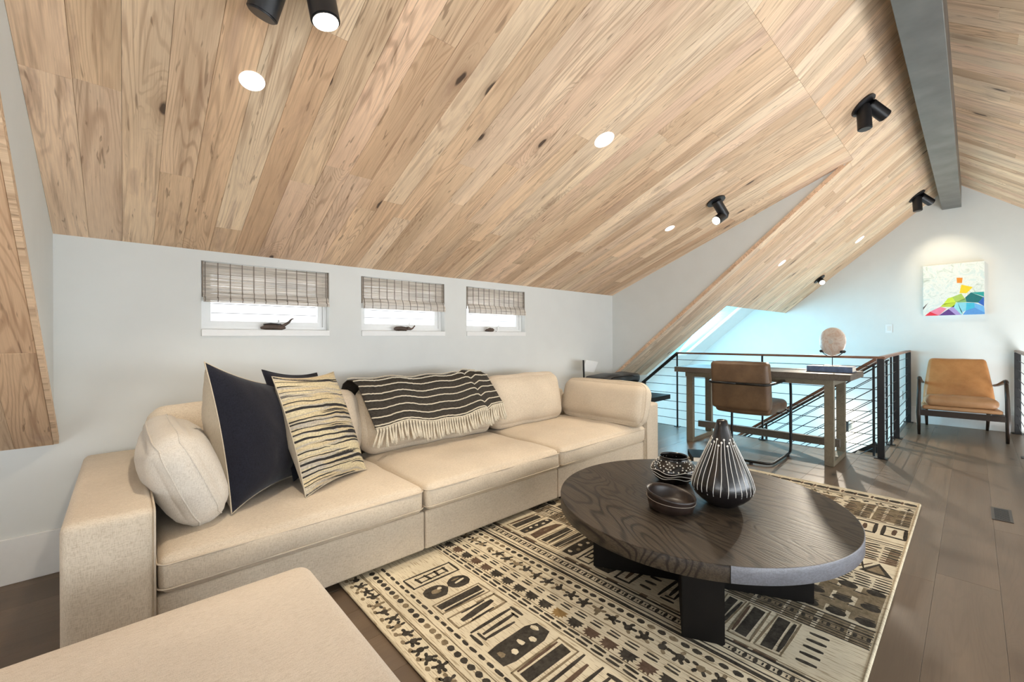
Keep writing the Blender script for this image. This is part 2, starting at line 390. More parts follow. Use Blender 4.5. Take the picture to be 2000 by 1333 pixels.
def slope_boards(parent, x0, x1, ya, yb, zf, bw, lens, phase=0, xg=XL):
    """boards running up a slope from y=ya to y=yb; columns along x on the grid starting at xg"""
    za, zb = zf(ya), zf(yb); run = math.hypot(yb-ya, zb-za); u = Vector((0, yb-ya, zb-za)).normalized()
    n = Vector((1, 0, 0)).cross(u);  n = n if n.z < 0 else -n
    k0 = math.floor((x0-xg)/bw+1e-4); k1 = math.ceil((x1-xg)/bw-1e-4)
    for k in range(k0, k1):
        a = max(x0, xg+k*bw); c = min(x1, xg+(k+1)*bw)
        if c-a < .01: continue
        s = 0; first = True
        while s < run-.005:
            l = random.uniform(*lens)
            if first: l *= random.uniform(.25, 1); first = False
            if run-s-l < .35: l = run-s
            O = Vector((a, ya, za))+u*s+n*random.uniform(0, .0008)
            plank('plank', parent, O, u, (1, 0, 0), n, l, c-a, .014, 'ceil'); s += l

# ------------------------------------------------------------------ structure: floor
T = .12
def slab(name, poly, axis, a0, a1, mat, kind='structure'):
    bm = B(); prism(bm, poly, axis, a0, a1); return obj(name, bm, mat, kind=kind)
floor = None
bm = B()
for x0, x1, y0, y1 in ((-2.5, 5.06, -2.6, 3.06), (5.06, XE, -.42, .60)):
    box(bm, x0, x1, y0, y1, -.28, -.016)
floor = obj('floor', bm, 'trimw', kind='structure')
FW = .1965; y = .12-14*FW
while y < 3.05:
    ya, yb = max(y, -2.6), min(y+FW, 3.06)
    if yb-ya > .01:
        xs = -2.5; first = True
        while xs < XE-.01:
            l = random.uniform(1.6, 2.4)
            if first: l *= random.uniform(.2, 1); first = False
            xe = min(XE, xs+l)
            if XE-xe < .3: xe = XE
            cl = []
            if ya >= .59 or yb <= -.41: cl = [(xs, min(xe, 5.06), ya, yb)]
            elif yb > .60: cl = [(xs, min(xe, 5.06), ya, yb)]+([(max(xs, 5.06), xe, ya, .60)] if xe > 5.07 else [])
            elif ya < -.42: cl = [(xs, min(xe, 5.06), ya, yb)]+([(max(xs, 5.06), xe, -.42, yb)] if xe > 5.07 else [])
            else: cl = [(xs, xe, ya, yb)]
            for a, c, d, e in cl:
                if c-a > .02 and e-d > .005: plank('floorboard', floor, (a, d, 0), (1, 0, 0), (0, 1, 0), (0, 0, 1), c-a, e-d, .015, 'floor')
            xs = xe
    y += FW

# ------------------------------------------------------------------ structure: walls
WIN = [(.327, 1.029), (1.252, 1.954), (2.177, 2.879)]; WB, WTOP = 1.125, 1.547
bm = B()
cuts = [-2.5, *[v for w in WIN for v in w], XS]
for i in range(len(cuts)-1):
    a, c = cuts[i], cuts[i+1]
    if i % 2 == 1:
        box(bm, a, c, D, D+T, -.02, WB); box(bm, a, c, D, D+T, WTOP, 1.75)
    else: box(bm, a, c, D, D+T, -.02, 1.75 if (a >= XL-.3) else (1.75))
wall_back = obj('wall_back', bm, 'wall', kind='structure')
slab('wall_end', [(-2.8, -2.7), (3.6, -2.7), (3.6, 3.15), (-2.8, 3.15)], 'x', XE, XE+T, 'wall')
# gable wall behind the camera with a window opening added for fill light
bm = B(); gx = -2.5
box(bm, gx-T, gx, -2.0, -.95, -.02, 3.1); box(bm, gx-T, gx, 1.15, 3.06, -.02, 3.1); box(bm, gx-T, gx, -.95, 1.15, -.02, .55); box(bm, gx-T, gx, -.95, 1.15, 1.95, 3.1)
obj('wall_gable', bm, 'wall', kind='structure')
def plain_window(name, x0, x1, y0, y1, z0, z1, axis, nm):
    w = empty(name, ((x0+x1)/2, (y0+y1)/2, z0), kind='structure')
    fr = B(); t = .05
    if axis == 'y':
        for a, c in ((x0, x0+t), (x1-t, x1)): box(fr, a, c, y0, y1, z0, z1)
        box(fr, x0, x1, y0, y1, z0, z0+t); box(fr, x0, x1, y0, y1, z1-t, z1)
        for k in range(1, nm): xx = x0+(x1-x0)*k/nm; box(fr, xx-.025, xx+.025, y0, y1, z0, z1)
        g = B(); box(g, x0+.02, x1-.02, (y0+y1)/2-.003, (y0+y1)/2+.003, z0+.02, z1-.02)
    else:
        for a, c in ((y0, y0+t), (y1-t, y1)): box(fr, x0, x1, a, c, z0, z1)
        box(fr, x0, x1, y0, y1, z0, z0+t); box(fr, x0, x1, y0, y1, z1-t, z1)
        for k in range(1, nm): yy = y0+(y1-y0)*k/nm; box(fr, x0, x1, yy-.025, yy+.025, z0, z1)
        g = B(); box(g, (x0+x1)/2-.003, (x0+x1)/2+.003, y0+.02, y1-.02, z0+.02, z1-.02)
    obj('window_frame', fr, 'trimw', w); obj('pane', g, 'glass', w)
plain_window('window_5', gx-.09, gx-.05, -.95, 1.15, .55, 1.95, 'x', 3)  # unseen window, added as the opening for the gable fill
# glazed side wall to the right of the camera
SY = -1.9
bm = B(); box(bm, -2.5, 5.0, SY-T, SY, -.28, .30); box(bm, -2.5, -.9, SY-T, SY, .30, 1.4); box(bm, 4.7, XE, SY-T, SY, .30, 1.4); box(bm, 5.0, XE, SY-T, SY, -2.7, .30)
obj('wall_right', bm, 'wall', kind='structure')
plain_window('window_6', -.9, 4.7, SY-.09, SY-.05, .30, 1.30, 'y', 5)
# cheek walls of the dormer (triangles between the two slopes)
tri = [(D+.02, HK+.01), (D+.02, HT+.03), (CR-.05, zd(CR-.05)+.03), (CR-.05, zs(CR-.05)+.01)]
cheekL = [(D, zs(D)+.016), (D, zd(D)+.02), (CR, zd(CR)+.02)]
slab('wall_left', cheekL, 'x', XL-T, XL, 'wall')
slab('wall_cheek', cheekL, 'x', XR, XR+T, 'wall')
# stairwell walls
bm = B(); box(bm, 4.94, 5.06, 3.06, 3.6, -2.7, 1.2); box(bm, 4.94, 5.06, .60, 3.06, -2.7, -.28)
box(bm, 4.94, XE, 3.48, 3.6, -2.7, 1.0); box(bm, 5.06, XE, .48, .60, -2.7, -.28)
obj('wall_stairwell', bm, 'wall', kind='structure')
bm = B(); box(bm, 4.94, XE, -2.1, -1.98+.06, -2.7, -.28); box(bm, 4.94, 5.06, -1.9, -.42, -2.7, -.28); box(bm, 5.06, XE, -.54, -.42, -2.7, -.28)
obj('wall_lower_stair', bm, 'wall', kind='structure')
bm = B(); box(bm, 4.9, XE+.1, -2.1, 3.6, -2.82, -2.7); obj('floor', bm, 'floor', kind='structure')

# ------------------------------------------------------------------ structure: ceilings, each with its boards
def ceil_slab(x0, x1, ya, yb, zf, t=.06, off=.013, name='ceiling'):
    bm = B(); za, zb = zf(ya), zf(yb); u = Vector((0, yb-ya, zb-za)).normalized(); n = Vector((1, 0, 0)).cross(u); n = n if n.z > 0 else -n
    P = [Vector((x, y, z))+n*o for o in (off, off+t) for x, y, z in ((x0, ya, za), (x1, ya, za), (x1, yb, zb), (x0, yb, zb))]
    vs = [bm.verts.new(p) for p in P]
    for f in ((0, 1, 2, 3), (7, 6, 5, 4), (0, 4, 5, 1), (1, 5, 6, 2), (2, 6, 7, 3), (3, 7, 4, 0)): bm.faces.new([vs[i] for i in f])
    bmesh.ops.recalc_face_normals(bm, faces=bm.faces)
    return obj(name, bm, 'trimw', kind='structure')
BW = (XR-XL)/38
c1 = ceil_slab(XL, XR, D+.03, CR, zd); slope_boards(c1, XL, XR, D, CR, zd, BW, (.8, 1.9))
c2 = ceil_slab(XL, XR, CR, RY, zs)
slope_boards(c2, XL, XR, CR, RY, zs, BW, (1.0, 2.0))
c3 = ceil_slab(XR+.002, XS, D+.03, RY, zs); slope_boards(c3, XR, XS, D, RY, zs, BW, (.9, 1.9))
c4 = ceil_slab(XS, XE, YS, RY, zs); slope_boards(c4, XS, XE, YS, RY, zs, BW, (.9, 1.8))
c5 = ceil_slab(-2.5, XL-.002, D+.03, RY, zs); slope_boards(c5, -2.5, XL, D, RY, zs, BW, (1.0, 2.0))
c6 = ceil_slab(-2.5, XE, SY-.05, RY, zr)
slope_boards(c6, 2.6, XE, RY, SY, zr, BW, (1.0, 2.0))
bm = B(); box(bm, XS, XE, YS, YS+.018, zs(YS)+.015, zs(YS)+.5); prism(bm, [(YS, zs(YS)+.014), (D-.02, zs(D-.02)+.014), (3.45, .50), (3.45, 1.03+.86*(D-3.45)), (YS, 1.03+.86*(D-YS))], 'x', XS-.02, XS)
sk = obj('wall_skylight_well', bm, 'wall', kind='structure')
# trim board on the lower edge of each dormer cheek
for i, (xx, s) in enumerate(((XR, -1), (XL, 1))):
    bm = B(); y0, y1 = D-.002, CR+.06
    bar(bm, (xx+s*.009, y0, zs(y0)+.016), (xx+s*.009, y1, zs(y1)+.016), .016, .034, up=(0, .643, .766))
    obj('trim_%d' % (i+1), bm, 'ceil', kind='structure')
# recessed roof over the stairs with the skylight
def zq(y): return 1.03+.86*(D-y)
GX0, GX1, GY0, GY1 = 5.35, 6.83, 2.20, 3.20
bm = B()
def qslab(x0, x1, ya, yb, o0=0, o1=.08):
    n = Vector((0, .86, 1)).normalized()
    P = [Vector((x, y, zq(y)))+n*o for o in (o0, o1) for x, y in ((x0, ya), (x1, ya), (x1, yb), (x0, yb))]
    vs = [bm.verts.new(p) for p in P]
    for f in ((0, 1, 2, 3), (7, 6, 5, 4), (0, 4, 5, 1), (1, 5, 6, 2), (2, 6, 7, 3), (3, 7, 4, 0)): bm.faces.new([vs[i] for i in f])
qslab(XS-.02, XE, YS-.1, GY0); qslab(XS-.02, XE, GY1, 3.6); qslab(XS-.02, GX0, GY0, GY1); qslab(GX1, XE, GY0, GY1)
bmesh.ops.recalc_face_normals(bm, faces=bm.faces); obj('ceiling', bm, 'wall', kind='structure')
skw = empty('window_4', (6.1, 2.7, zq(2.7)), kind='structure')
bm = B(); nq = Vector((0, .86, 1)).normalized()
for a, c in (((GX0, GY0), (GX1, GY0)), ((GX0, GY1), (GX1, GY1)), ((GX0, GY0), (GX0, GY1)), ((GX1, GY0), (GX1, GY1))):
    bar(bm, Vector((*a, zq(a[1])))+nq*.0, Vector((*c, zq(c[1])))+nq*.0, .03, .02, up=nq)
obj('window_frame', bm, 'trimw', skw)
bm = B(); q = [Vector((x, y, zq(y)))+nq*.07 for x, y in ((GX0, GY0), (GX1, GY0), (GX1, GY1), (GX0, GY1))]; qs = [bm.verts.new(p) for p in q]+[bm.verts.new(p+nq*.006) for p in q]
for f in ((0, 1, 2, 3), (7, 6, 5, 4), (0, 4, 5, 1), (1, 5, 6, 2), (2, 6, 7, 3), (3, 7, 4, 0)): bm.faces.new([qs[i] for i in f])
obj('pane', bm, 'glass', skw)
m, nt, b = new_mat('pale_cyan_shade'); b.inputs['Base Color'].default_value = (.62, .88, .95, 1); b.inputs['Transmission Weight'].default_value = 0; b.inputs['Roughness'].default_value = .8
tr = N(nt, 'ShaderNodeBsdfTranslucent'); tr.inputs[0].default_value = (.60, .90, 1, 1); mx = N(nt, 'ShaderNodeMixShader'); mx.inputs[0].default_value = .6
L(nt, b.outputs[0], mx.inputs[1]); L(nt, tr.outputs[0], mx.inputs[2]); L(nt, mx.outputs[0], nt.nodes['Material Output'].inputs[0]); M['shade'] = m
bm = B(); k = 0; y = GY0+.02
while y < GY1-.02:
    c0 = Vector(((GX0+GX1)/2, y+.015, zq(y+.015)))+nq*.03
    obox(bm, c0, (1, 0, 0), (0, 1, -.86), nq, (GX1-GX0)/2-.02, .0175, .002); y += .03
obj('shade_slats', bm, 'shade', skw, kind='stuff')

# ridge beam
bm = B(); box(bm, -2.5, XE-.001, .09, .254, 2.65, 2.92, .003)
obj('trim_3', bm, 'beam', kind='structure')

# baseboards
bm = B(); box(bm, -2.5, 4.3, D-.014, D-.0005, 0.0005, .205, .002); obj('baseboard_back', bm, 'trimw', kind='structure')
bm = B(); box(bm, XE-.014, XE-.0005, -.40, .60, 0.0005, .205, .002); obj('baseboard_end', bm, 'trimw', kind='structure')
# dark nosing at the stair opening
bm = B(); box(bm, 5.03, 5.065, .60, D, -.05, 0.002, .002); box(bm, 5.03, XE-.02, .565, .60, -.05, .002, .002); obj('trim_4', bm, 'walnut', kind='structure')

# ------------------------------------------------------------------ back wall windows, blinds, things on the sills
LBLK = ['leftmost and largest-looking', 'middle', 'rightmost and farthest']
for i, (x0, x1) in enumerate(WIN):
    w = empty('window_%d' % (i+1), ((x0+x1)/2, D+.07, 1.15), kind='structure')
    fr = B(); t = .022; ya, yb = D+.05, D+.118; z0, z1 = 1.157, WTOP
    box(fr, x0+.0005, x0+t, ya, yb, z0, z1); box(fr, x1-t, x1-.0005, ya, yb, z0, z1); box(fr, x0+t, x1-t, ya, yb, z0, z0+t); box(fr, x0+t, x1-t, ya, yb, z1-t, z1)
    obj('window_frame', fr, 'trimw', w)
    sh = B(); t2 = .03; a, c = x0+t, x1-t; zz0, zz1 = z0+t, z1-t; ya, yb = D+.066, D+.105
    box(sh, a+.001, a+t2, ya, yb, zz0, zz1); box(sh, c-t2, c-.001, ya, yb, zz0, zz1); box(sh, a+t2, c-t2, ya, yb, zz0, zz0+t2); box(sh, a+t2, c-t2, ya, yb, zz1-t2, zz1)
    obj('sash', sh, 'trimw', w)
    g = B(); box(g, a+.02, c-.02, D+.083, D+.088, zz0+.02, zz1-.02); obj('pane', g, 'glass', w)
    s = B(); box(s, x0-.012 if 0 else x0, x1, D-.012, D+.118, 1.119, 1.157, .002); obj('sill', s, 'trimw', w)
    k = B(); xm = x0+.40; cyl(k, (xm, D+.05, 1.168), (xm, D+.05, 1.20), .006, 8); tube(k, [(xm, D+.05, 1.20), (xm+.005, D+.045, 1.212), (xm+.003, D+.04, 1.222)], .005, 6); box(k, xm-.03, xm+.03, D+.035, D+.06, 1.157, 1.17, .003)
    obj('crank', k, 'trimw', w)
    # woven reed roman shade
    dep = (0, .0, .0)[i]
    bl = empty('roman_blind', ((x0+x1)/2, D+.02, 1.32), ['woven reed roman shade on the window farthest left, above the navy pillow', 'woven reed roman shade on the middle window of the three', 'woven reed roman shade on the small-looking window nearest the corner'][i], 'blind', 'woven reed shades on the three small windows')
    rs = B(); a, c = x0+.008, x1-.006
    zlow = 1.372 if i == 0 else 1.385
    z = WTOP-.004; rowk = 0
    while z > zlow:
        hh = random.uniform(.0045, .0075)
        yy = D+.012+random.uniform(-.0012, .0012)+.004*math.sin(rowk*.9)*.3
        tl = random.uniform(-.0012, .0012)
        P = [(a, yy, z-hh+.0004), (c, yy, z-hh+.0004+tl), (c, yy-.0015, z+tl), (a, yy-.0015, z)]
        obox(rs, ((a+c)/2, yy, z-hh/2), (c-a, 0, tl), (0, 1, 0), (0, 0, 1), (c-a)/2, .0018, hh/2-.0004); z -= hh; rowk += 1
    obj('reed_panel', rs, 'reed', bl, kind='stuff')
    folds = [(zlow+.006, 1.335, -.020), (1.352, 1.314, -.034)] if i == 0 else [(zlow+.008, 1.318, -.026)]
    for (zt, zb, dy) in folds:
        fb = B(); z = zt; n = 0; tot = zt-zb
        while z > zb:
            hh = random.uniform(.0045, .007); tt = (zt-z)/tot; yy = D+.004+dy*math.sin(min(1, tt*1.2)*PI*.55)
            obox(fb, ((a+c)/2, yy, z-hh/2), (1, 0, random.uniform(-.0012, .0012)), (0, 1, 0), (0, 0, 1), (c-a)/2, .0022, hh/2-.0004); z -= hh
        obj('fold', fb, 'reed', bl, kind='stuff')
    for kx in range(12):
        xx = a+.012+(c-a-.024)*kx/11; cb = B()
        box(cb, xx-.0022, xx+.0022, D+.0065, D+.0095, zlow, WTOP-.004)
        for (zt, zb, dy) in folds:
            pts = [(xx-.006*t_, D+.004+dy*math.sin(min(1, t_*1.2)*PI*.55)-.0035, zt-(zt-zb)*t_) for t_ in (0, .25, .5, .75, 1)]
            tube(cb, pts, .0022, 5)
        obj('cord', cb, 'cord', bl)
    for q0, q1 in ((a-.004, a+.002), (c-.002, c+.003)): ed = B(); box(ed, q0, q1, D+.002, D+.016, zlow-.03, WTOP-.002); obj('side_binding', ed, 'cord', bl)

# carved driftwood on the sills
def carve(pts, rads, bm, flat=.8):
    n0 = len(bm.verts); tube(bm, pts, 1, 8, taper=rads); bm.verts.ensure_lookup_table()
zs0 = 1.1575
e = empty('driftwood_carving', (.72, D+.02, zs0), 'brown driftwood piece with upswept tail on the sill of the left window', 'carving', 'carved wooden pieces on the window sills')
bm = B(); carve([(.625, D+.02, zs0+.012), (.65, D+.02, zs0+.017), (.70, D+.02, zs0+.018), (.745, D+.02, zs0+.015), (.765, D+.02, zs0+.013)], [.006, .016, .0175, .0145, .005], bm); obj('body', bm, 'drift', e, smooth=True)
bm = B(); carve([(.725, D+.02, zs0+.018), (.757, D+.02, zs0+.03), (.785, D+.02, zs0+.05), (.80, D+.018, zs0+.07), (.812, D+.018, zs0+.073)], [.010, .010, .008, .005, .004], bm); obj('tail', bm, 'drift', e, smooth=True)
bm = B(); carve([(.64, D+.018, zs0+.034), (.68, D+.018, zs0+.039), (.74, D+.018, zs0+.035)], [.003, .006, .003], bm); obj('rim', bm, 'bowl', e, smooth=True)
e = empty('elephant_carving', (1.60, D+.02, zs0), 'small dark carved elephant with raised trunk on the middle window sill', 'carving', 'carved wooden pieces on the window sills')
bm = B(); carve([(1.515, D+.02, zs0+.014), (1.53, D+.02, zs0+.018), (1.57, D+.02, zs0+.020), (1.61, D+.02, zs0+.017), (1.625, D+.02, zs0+.018)], [.008, .016, .019, .016, .011], bm)
for xx in (1.53, 1.555, 1.59, 1.61): cyl(bm, (xx, D+.012+.014*(int(xx*1000) % 2), zs0), (xx, D+.02, zs0+.015), .006, 8)
obj('body', bm, 'drift', e, smooth=True)
bm = B(); carve([(1.61, D+.02, zs0+.022), (1.635, D+.02, zs0+.022), (1.655, D+.02, zs0+.016), (1.67, D+.02, zs0+.020), (1.684, D+.02, zs0+.036), (1.69, D+.02, zs0+.042)], [.008, .014, .009, .006, .005, .006], bm); obj('head', bm, 'drift', e, smooth=True)
bm = B(); bmesh.ops.create_uvsphere(bm, u_segments=8, v_segments=6, radius=.011, matrix=Matrix.Translation((1.628, D+.006, zs0+.022)) @ Matrix.Diagonal((.9, .3, 1.1, 1))); obj('ear', bm, 'drift', e, smooth=True)
e = empty('rounded_carving', (2.45, D+.02, zs0), 'small dark humped carving on the sill of the window nearest the corner', 'carving', 'carved wooden pieces on the window sills')
bm = B(); carve([(2.40, D+.02, zs0+.008), (2.42, D+.02, zs0+.015), (2.45, D+.02, zs0+.019), (2.48, D+.02, zs0+.018), (2.496, D+.02, zs0+.014), (2.50, D+.02, zs0+.01)], [.004, .012, .018, .018, .013, .006], bm); obj('body', bm, 'drift', e, smooth=True)
bm = B(); carve([(2.415, D+.014, zs0+.028), (2.45, D+.014, zs0+.040), (2.49, D+.014, zs0+.030)], [.003, .004, .003], bm); obj('ridge', bm, 'glaze', e, smooth=True)

# neighbour's siding seen through the windows
e = empty('neighbour_wall', (2, D+1.3, 0), 'bright white lap-sided wall of the house next door, outside the small windows', 'wall')
bm = B(); box(bm, -1.8, 6.2, D+1.33, D+1.36, .5, 2.4); obj('sheathing', bm, 'cord', e)
for k in range(24):
    bm = B(); z = .55+k*.077; obox(bm, (2.2, D+1.3, z+.0385), (1, 0, 0), (0, 1, .10), (0, -.10, 1), 4.0, .008, .0362); obj('siding_board', bm, 'sid', e)

# ------------------------------------------------------------------ ceiling fixtures
def nrm(s): return Vector((0, -s, -1)).normalized()
def downlight(x, y, zf, s, r, label):
    c = Vector((x, y, zf(y))); n = nrm(s)
    e = empty('ceiling_light', c, label, 'light', 'round white flush ceiling fixtures')
    bm = B(); cyl(bm, c-n*.004, c+n*.003, r, 40); obj('face', bm, 'white_disc', e)
    bm = B(); tube(bm, [c+n*.002+(Vector((1, 0, 0))*math.cos(a)+n.cross(Vector((1, 0, 0)))*math.sin(a))*r for a in [2*PI*k/40 for k in range(40)]], .002, 6, closed=True); obj('rim', bm, 'white_disc', e, smooth=True)
downlight(.358, 1.814, zd, S1, .041, 'round white flush ceiling light above the left end of the sofa, nearest the camera')
downlight(2.017, 1.414, zd, S1, .056, 'round white flush ceiling light in the middle of the shallow wood ceiling')
downlight(3.562, 1.811, zd, S1, .041, 'small round white flush ceiling light beside the lit black spotlight')
downlight(5.274, 1.403, zs, S2, .043, 'round white flush ceiling light low on the steep slope above the desk')
downlight(6.669, .94, zs, S2, .055, 'round white flush ceiling light high on the steep slope by the end wall')
def spotlight(x, y, zf, s, heads, label, canopy=.075, hr=.04):
    c = Vector((x, y, zf(y))); n = nrm(s)
    e = empty('spotlight', c, label, 'spotlight', 'black cylindrical ceiling spotlights')
    bm = B(); cyl(bm, c, c+n*.012, canopy, 36); obj('canopy', bm, 'black', e, smooth='auto')
    for (st, dr, ln, lit) in heads:
        p = c+n*.004+Vector(st); d = Vector(dr).normalized()
        bm = B(); cyl(bm, p, p+d*ln, hr, 28); bmesh.ops.bevel(bm, geom=[ed for ed in bm.edges if len(ed.link_faces) == 2 and ed.calc_face_angle() > 1], offset=.004, segments=2, affect='EDGES')
        h = obj('lamp_head', bm, 'black', e, smooth='auto')
        bm = B(); cyl(bm, p+d*(ln-.002), p+d*(ln+.0015), hr*.86, 28); obj('lens', bm, 'lens' if lit else 'darkvent', h)
    return e
N1 = nrm(S1); N2 = nrm(S2)
spotlight(.395, 1.40, zd, S1, [((-.045, .01, 0), (-.25, .35, -1), .155, False), ((.05, -.03, 0), (.14, -.12, -1), .15, True)], 'black twin-head spotlight at the top edge of the photo, right head lit', canopy=.075, hr=.043)
spotlight(3.586, 1.425, zd, S1, [((0, 0, 0), (.085, -.03, -.10), .150, False), ((.105, -.025, -.098), (-.138, .032, -.085), .125, True)], 'black spotlight with bent lit head on the shallow wood ceiling', canopy=.072, hr=.038)
spotlight(3.679, .499, zs, S2, [((.01, 0, 0), (-.05, -.05, -1), .165, False), ((.02, -.03, 0), (.55, -.50, -.55), .135, False)], 'black twin-head spotlight with dark heads near the middle of the grey beam', canopy=.078, hr=.04)
spotlight(6.732, .436, zs, S2, [((0, 0, -.01), (-.05, -.05, -1), .165, False), ((.03, -.03, 0), (.60, -.50, -.45), .15, False)], 'black twin-head spotlight at the far end of the grey beam, above the painting', canopy=.085, hr=.042)
spotlight(7.0, 1.42, zs, S2, [((0, 0, 0), (-.75, -.45, -.55), .11, True)], 'glowing spotlight low on the steep slope, shining towards the camera', canopy=.075, hr=.036)

# lamps' own light
spot('lamp_sofa_left', (.36, 1.80, 1.99), (.05, .15, -1), 38, WARM, 100, .8, .04)
spot('lamp_sofa_mid', (2.017, 1.40, 2.17), (0, .1, -1), 58, WARM, 96, .8, .05)
spot('lamp_sofa_right', (3.56, 1.80, 2.0), (-.1, .1, -1), 44, WARM, 96, .8, .05)
spot('lamp_twin_near', (.46, 1.33, 1.98), (.40, -.10, -1), 22, WARM, 75, .6, .03)
spot('lamp_bent', (3.53, 1.36, 1.99), (-.62, .02, -.8), 14, WARM, 70, .6, .03)
spot('lamp_painting', (6.80, .36, 2.58), (.62, -.16, -.72), 22, (1, .84, .60), 62, .9, .02)
spot('lamp_low_glow', (6.86, 1.33, 1.76), (-2.7, -1.0, -1.9), 195, (1, .88, .72), 84, .6, .02)
spot('lamp_corridor', (3.70, .45, 2.45), (-.1, -.15, -1), 16, WARM, 50, .8, .03)

# ------------------------------------------------------------------ sofa
YF = 1.842
sofa = empty('sofa', (1.6, 2.3, 0), 'long oatmeal linen sofa with three seats, low wide arms and loose backs under the windows', 'sofa')
def softbox(name, x0, x1, y0, y1, z0, z1, r, mat='linen', parent=sofa, crown=(0, 0, 0), wr=0, rot=None, seg=14, label=None):
    bm = B(); rbox(bm, ((x0+x1)/2, (y0+y1)/2, (z0+z1)/2), ((x1-x0)/2, (y1-y0)/2, (z1-z0)/2), r, rot, crown, wr, seed=x0*13+y0, seg=seg)
    return obj(name, bm, mat, parent, smooth=True, label=label)
SX = [(.082, 1.095), (1.105, 2.112), (2.120, 3.185)]
for (a, c) in ((.080, 1.112), (1.117, 2.118), (2.123, 3.20)):
    bsm = softbox('base', a, c, YF+.020, 2.80, .038, .232, .012)
    for q0 in (a+.06, c-.11):
        for y0 in (YF+.12, 2.68): bm = B(); box(bm, q0, q0+.05, y0, y0+.05, 0, .04); obj('foot', bm, 'walnut', sofa)
al = softbox('arm', -.142, .080, YF-.012, 2.90, .03, .545, .028, crown=(0, 0, .006))
ar = softbox('arm', 3.192, 3.400, YF-.006, 2.88, .03, .540, .022, crown=(0, 0, .004))
for xx, arm in ((.076, al), (3.197, ar)):
    bm = B(); tube(bm, roundpath([(xx, YF-.010, .05), (xx, YF-.010, .538), (xx, 2.85, .542)], .03), .0035, 6); obj('piping', bm, 'pipe', arm, smooth=True)
bf = softbox('back_frame', .06, 3.21, 2.74, 2.90, .03, .60, .03)
for i, (a, c) in enumerate(SX):
    cr = .030
    s = softbox('seat_cushion', a, c, YF-.010, 2.66, .238, .368, .034, crown=(.004, .012, cr), wr=.007, seg=20)
    for z in (.345, .262):
        bm = B(); tube(bm, loop_rect(((a+c)/2, (YF-.004+2.66)/2, z), (c-a)/2+.001, (2.66-YF)/2+.004, .034, 0), .0032, 6, closed=True)
        for v in bm.verts:
            u = (v.co.x-(a+c)/2)/((c-a)/2)
            if v.co.y < YF+.1: v.co.y -= .006+.010*(1-u**4)
        obj('piping', bm, 'pipe', s, smooth=True)
rl = Matrix.Rotation(R(-12), 3, 'X')
for i, (a, c, top) in enumerate(((.085, 1.065, .785), (1.075, 2.075, .80), (2.085, 2.895, .79))):
    h = (top-.385)/2
    bm = B(); rbox(bm, ((a+c)/2, 2.575, .385+h), ((c-a)/2, .085, h), .075, rl, (0.012, .055, .012), .010, seed=i*5, seg=18)
    bcn = obj('back_cushion', bm, 'linen' if i else 'linen', sofa, smooth=True)

# side cushions leaning on the arms
def lean_cushion(c, half, ang, name, label, mat, group=None, seam=True):
    rot = Matrix.Rotation(R(ang), 3, 'Y')
    bm = B(); f_, Yc, Zc = rbox(bm, c, half, .080, rot, (.045, .012, .022), .006, seed=c[0]*9, seg=24)
    e = empty(name, (c[0], c[1], .39), label, 'cushion', group)
    obj('cover', bm, mat, e, smooth=True)
    for sx in ((-.042, .042) if seam else (.0,)):
        pts = [f_(sx, y, half[2]) for y in Yc] + [f_(sx, half[1], z) for z in Zc[::-1][1:]] + [f_(sx, y, -half[2]) for y in Yc[::-1][1:]] + [f_(sx, -half[1], z) for z in Zc[1:-1]]
        bm = B(); tube(bm, pts, .0030, 6, closed=True); obj('piping', bm, mat, e, smooth=True)
lean_cushion((.182, 2.30, .565), (.088, .345, .180), -22, 'side_cushion', 'pale grey linen boxed cushion leaning on the left sofa arm', 'linen_pale')
lean_cushion((3.065, 2.17, .555), (.075, .42, .165), 16, 'side_cushion', 'oatmeal linen cushion leaning on the right sofa arm', 'linen')

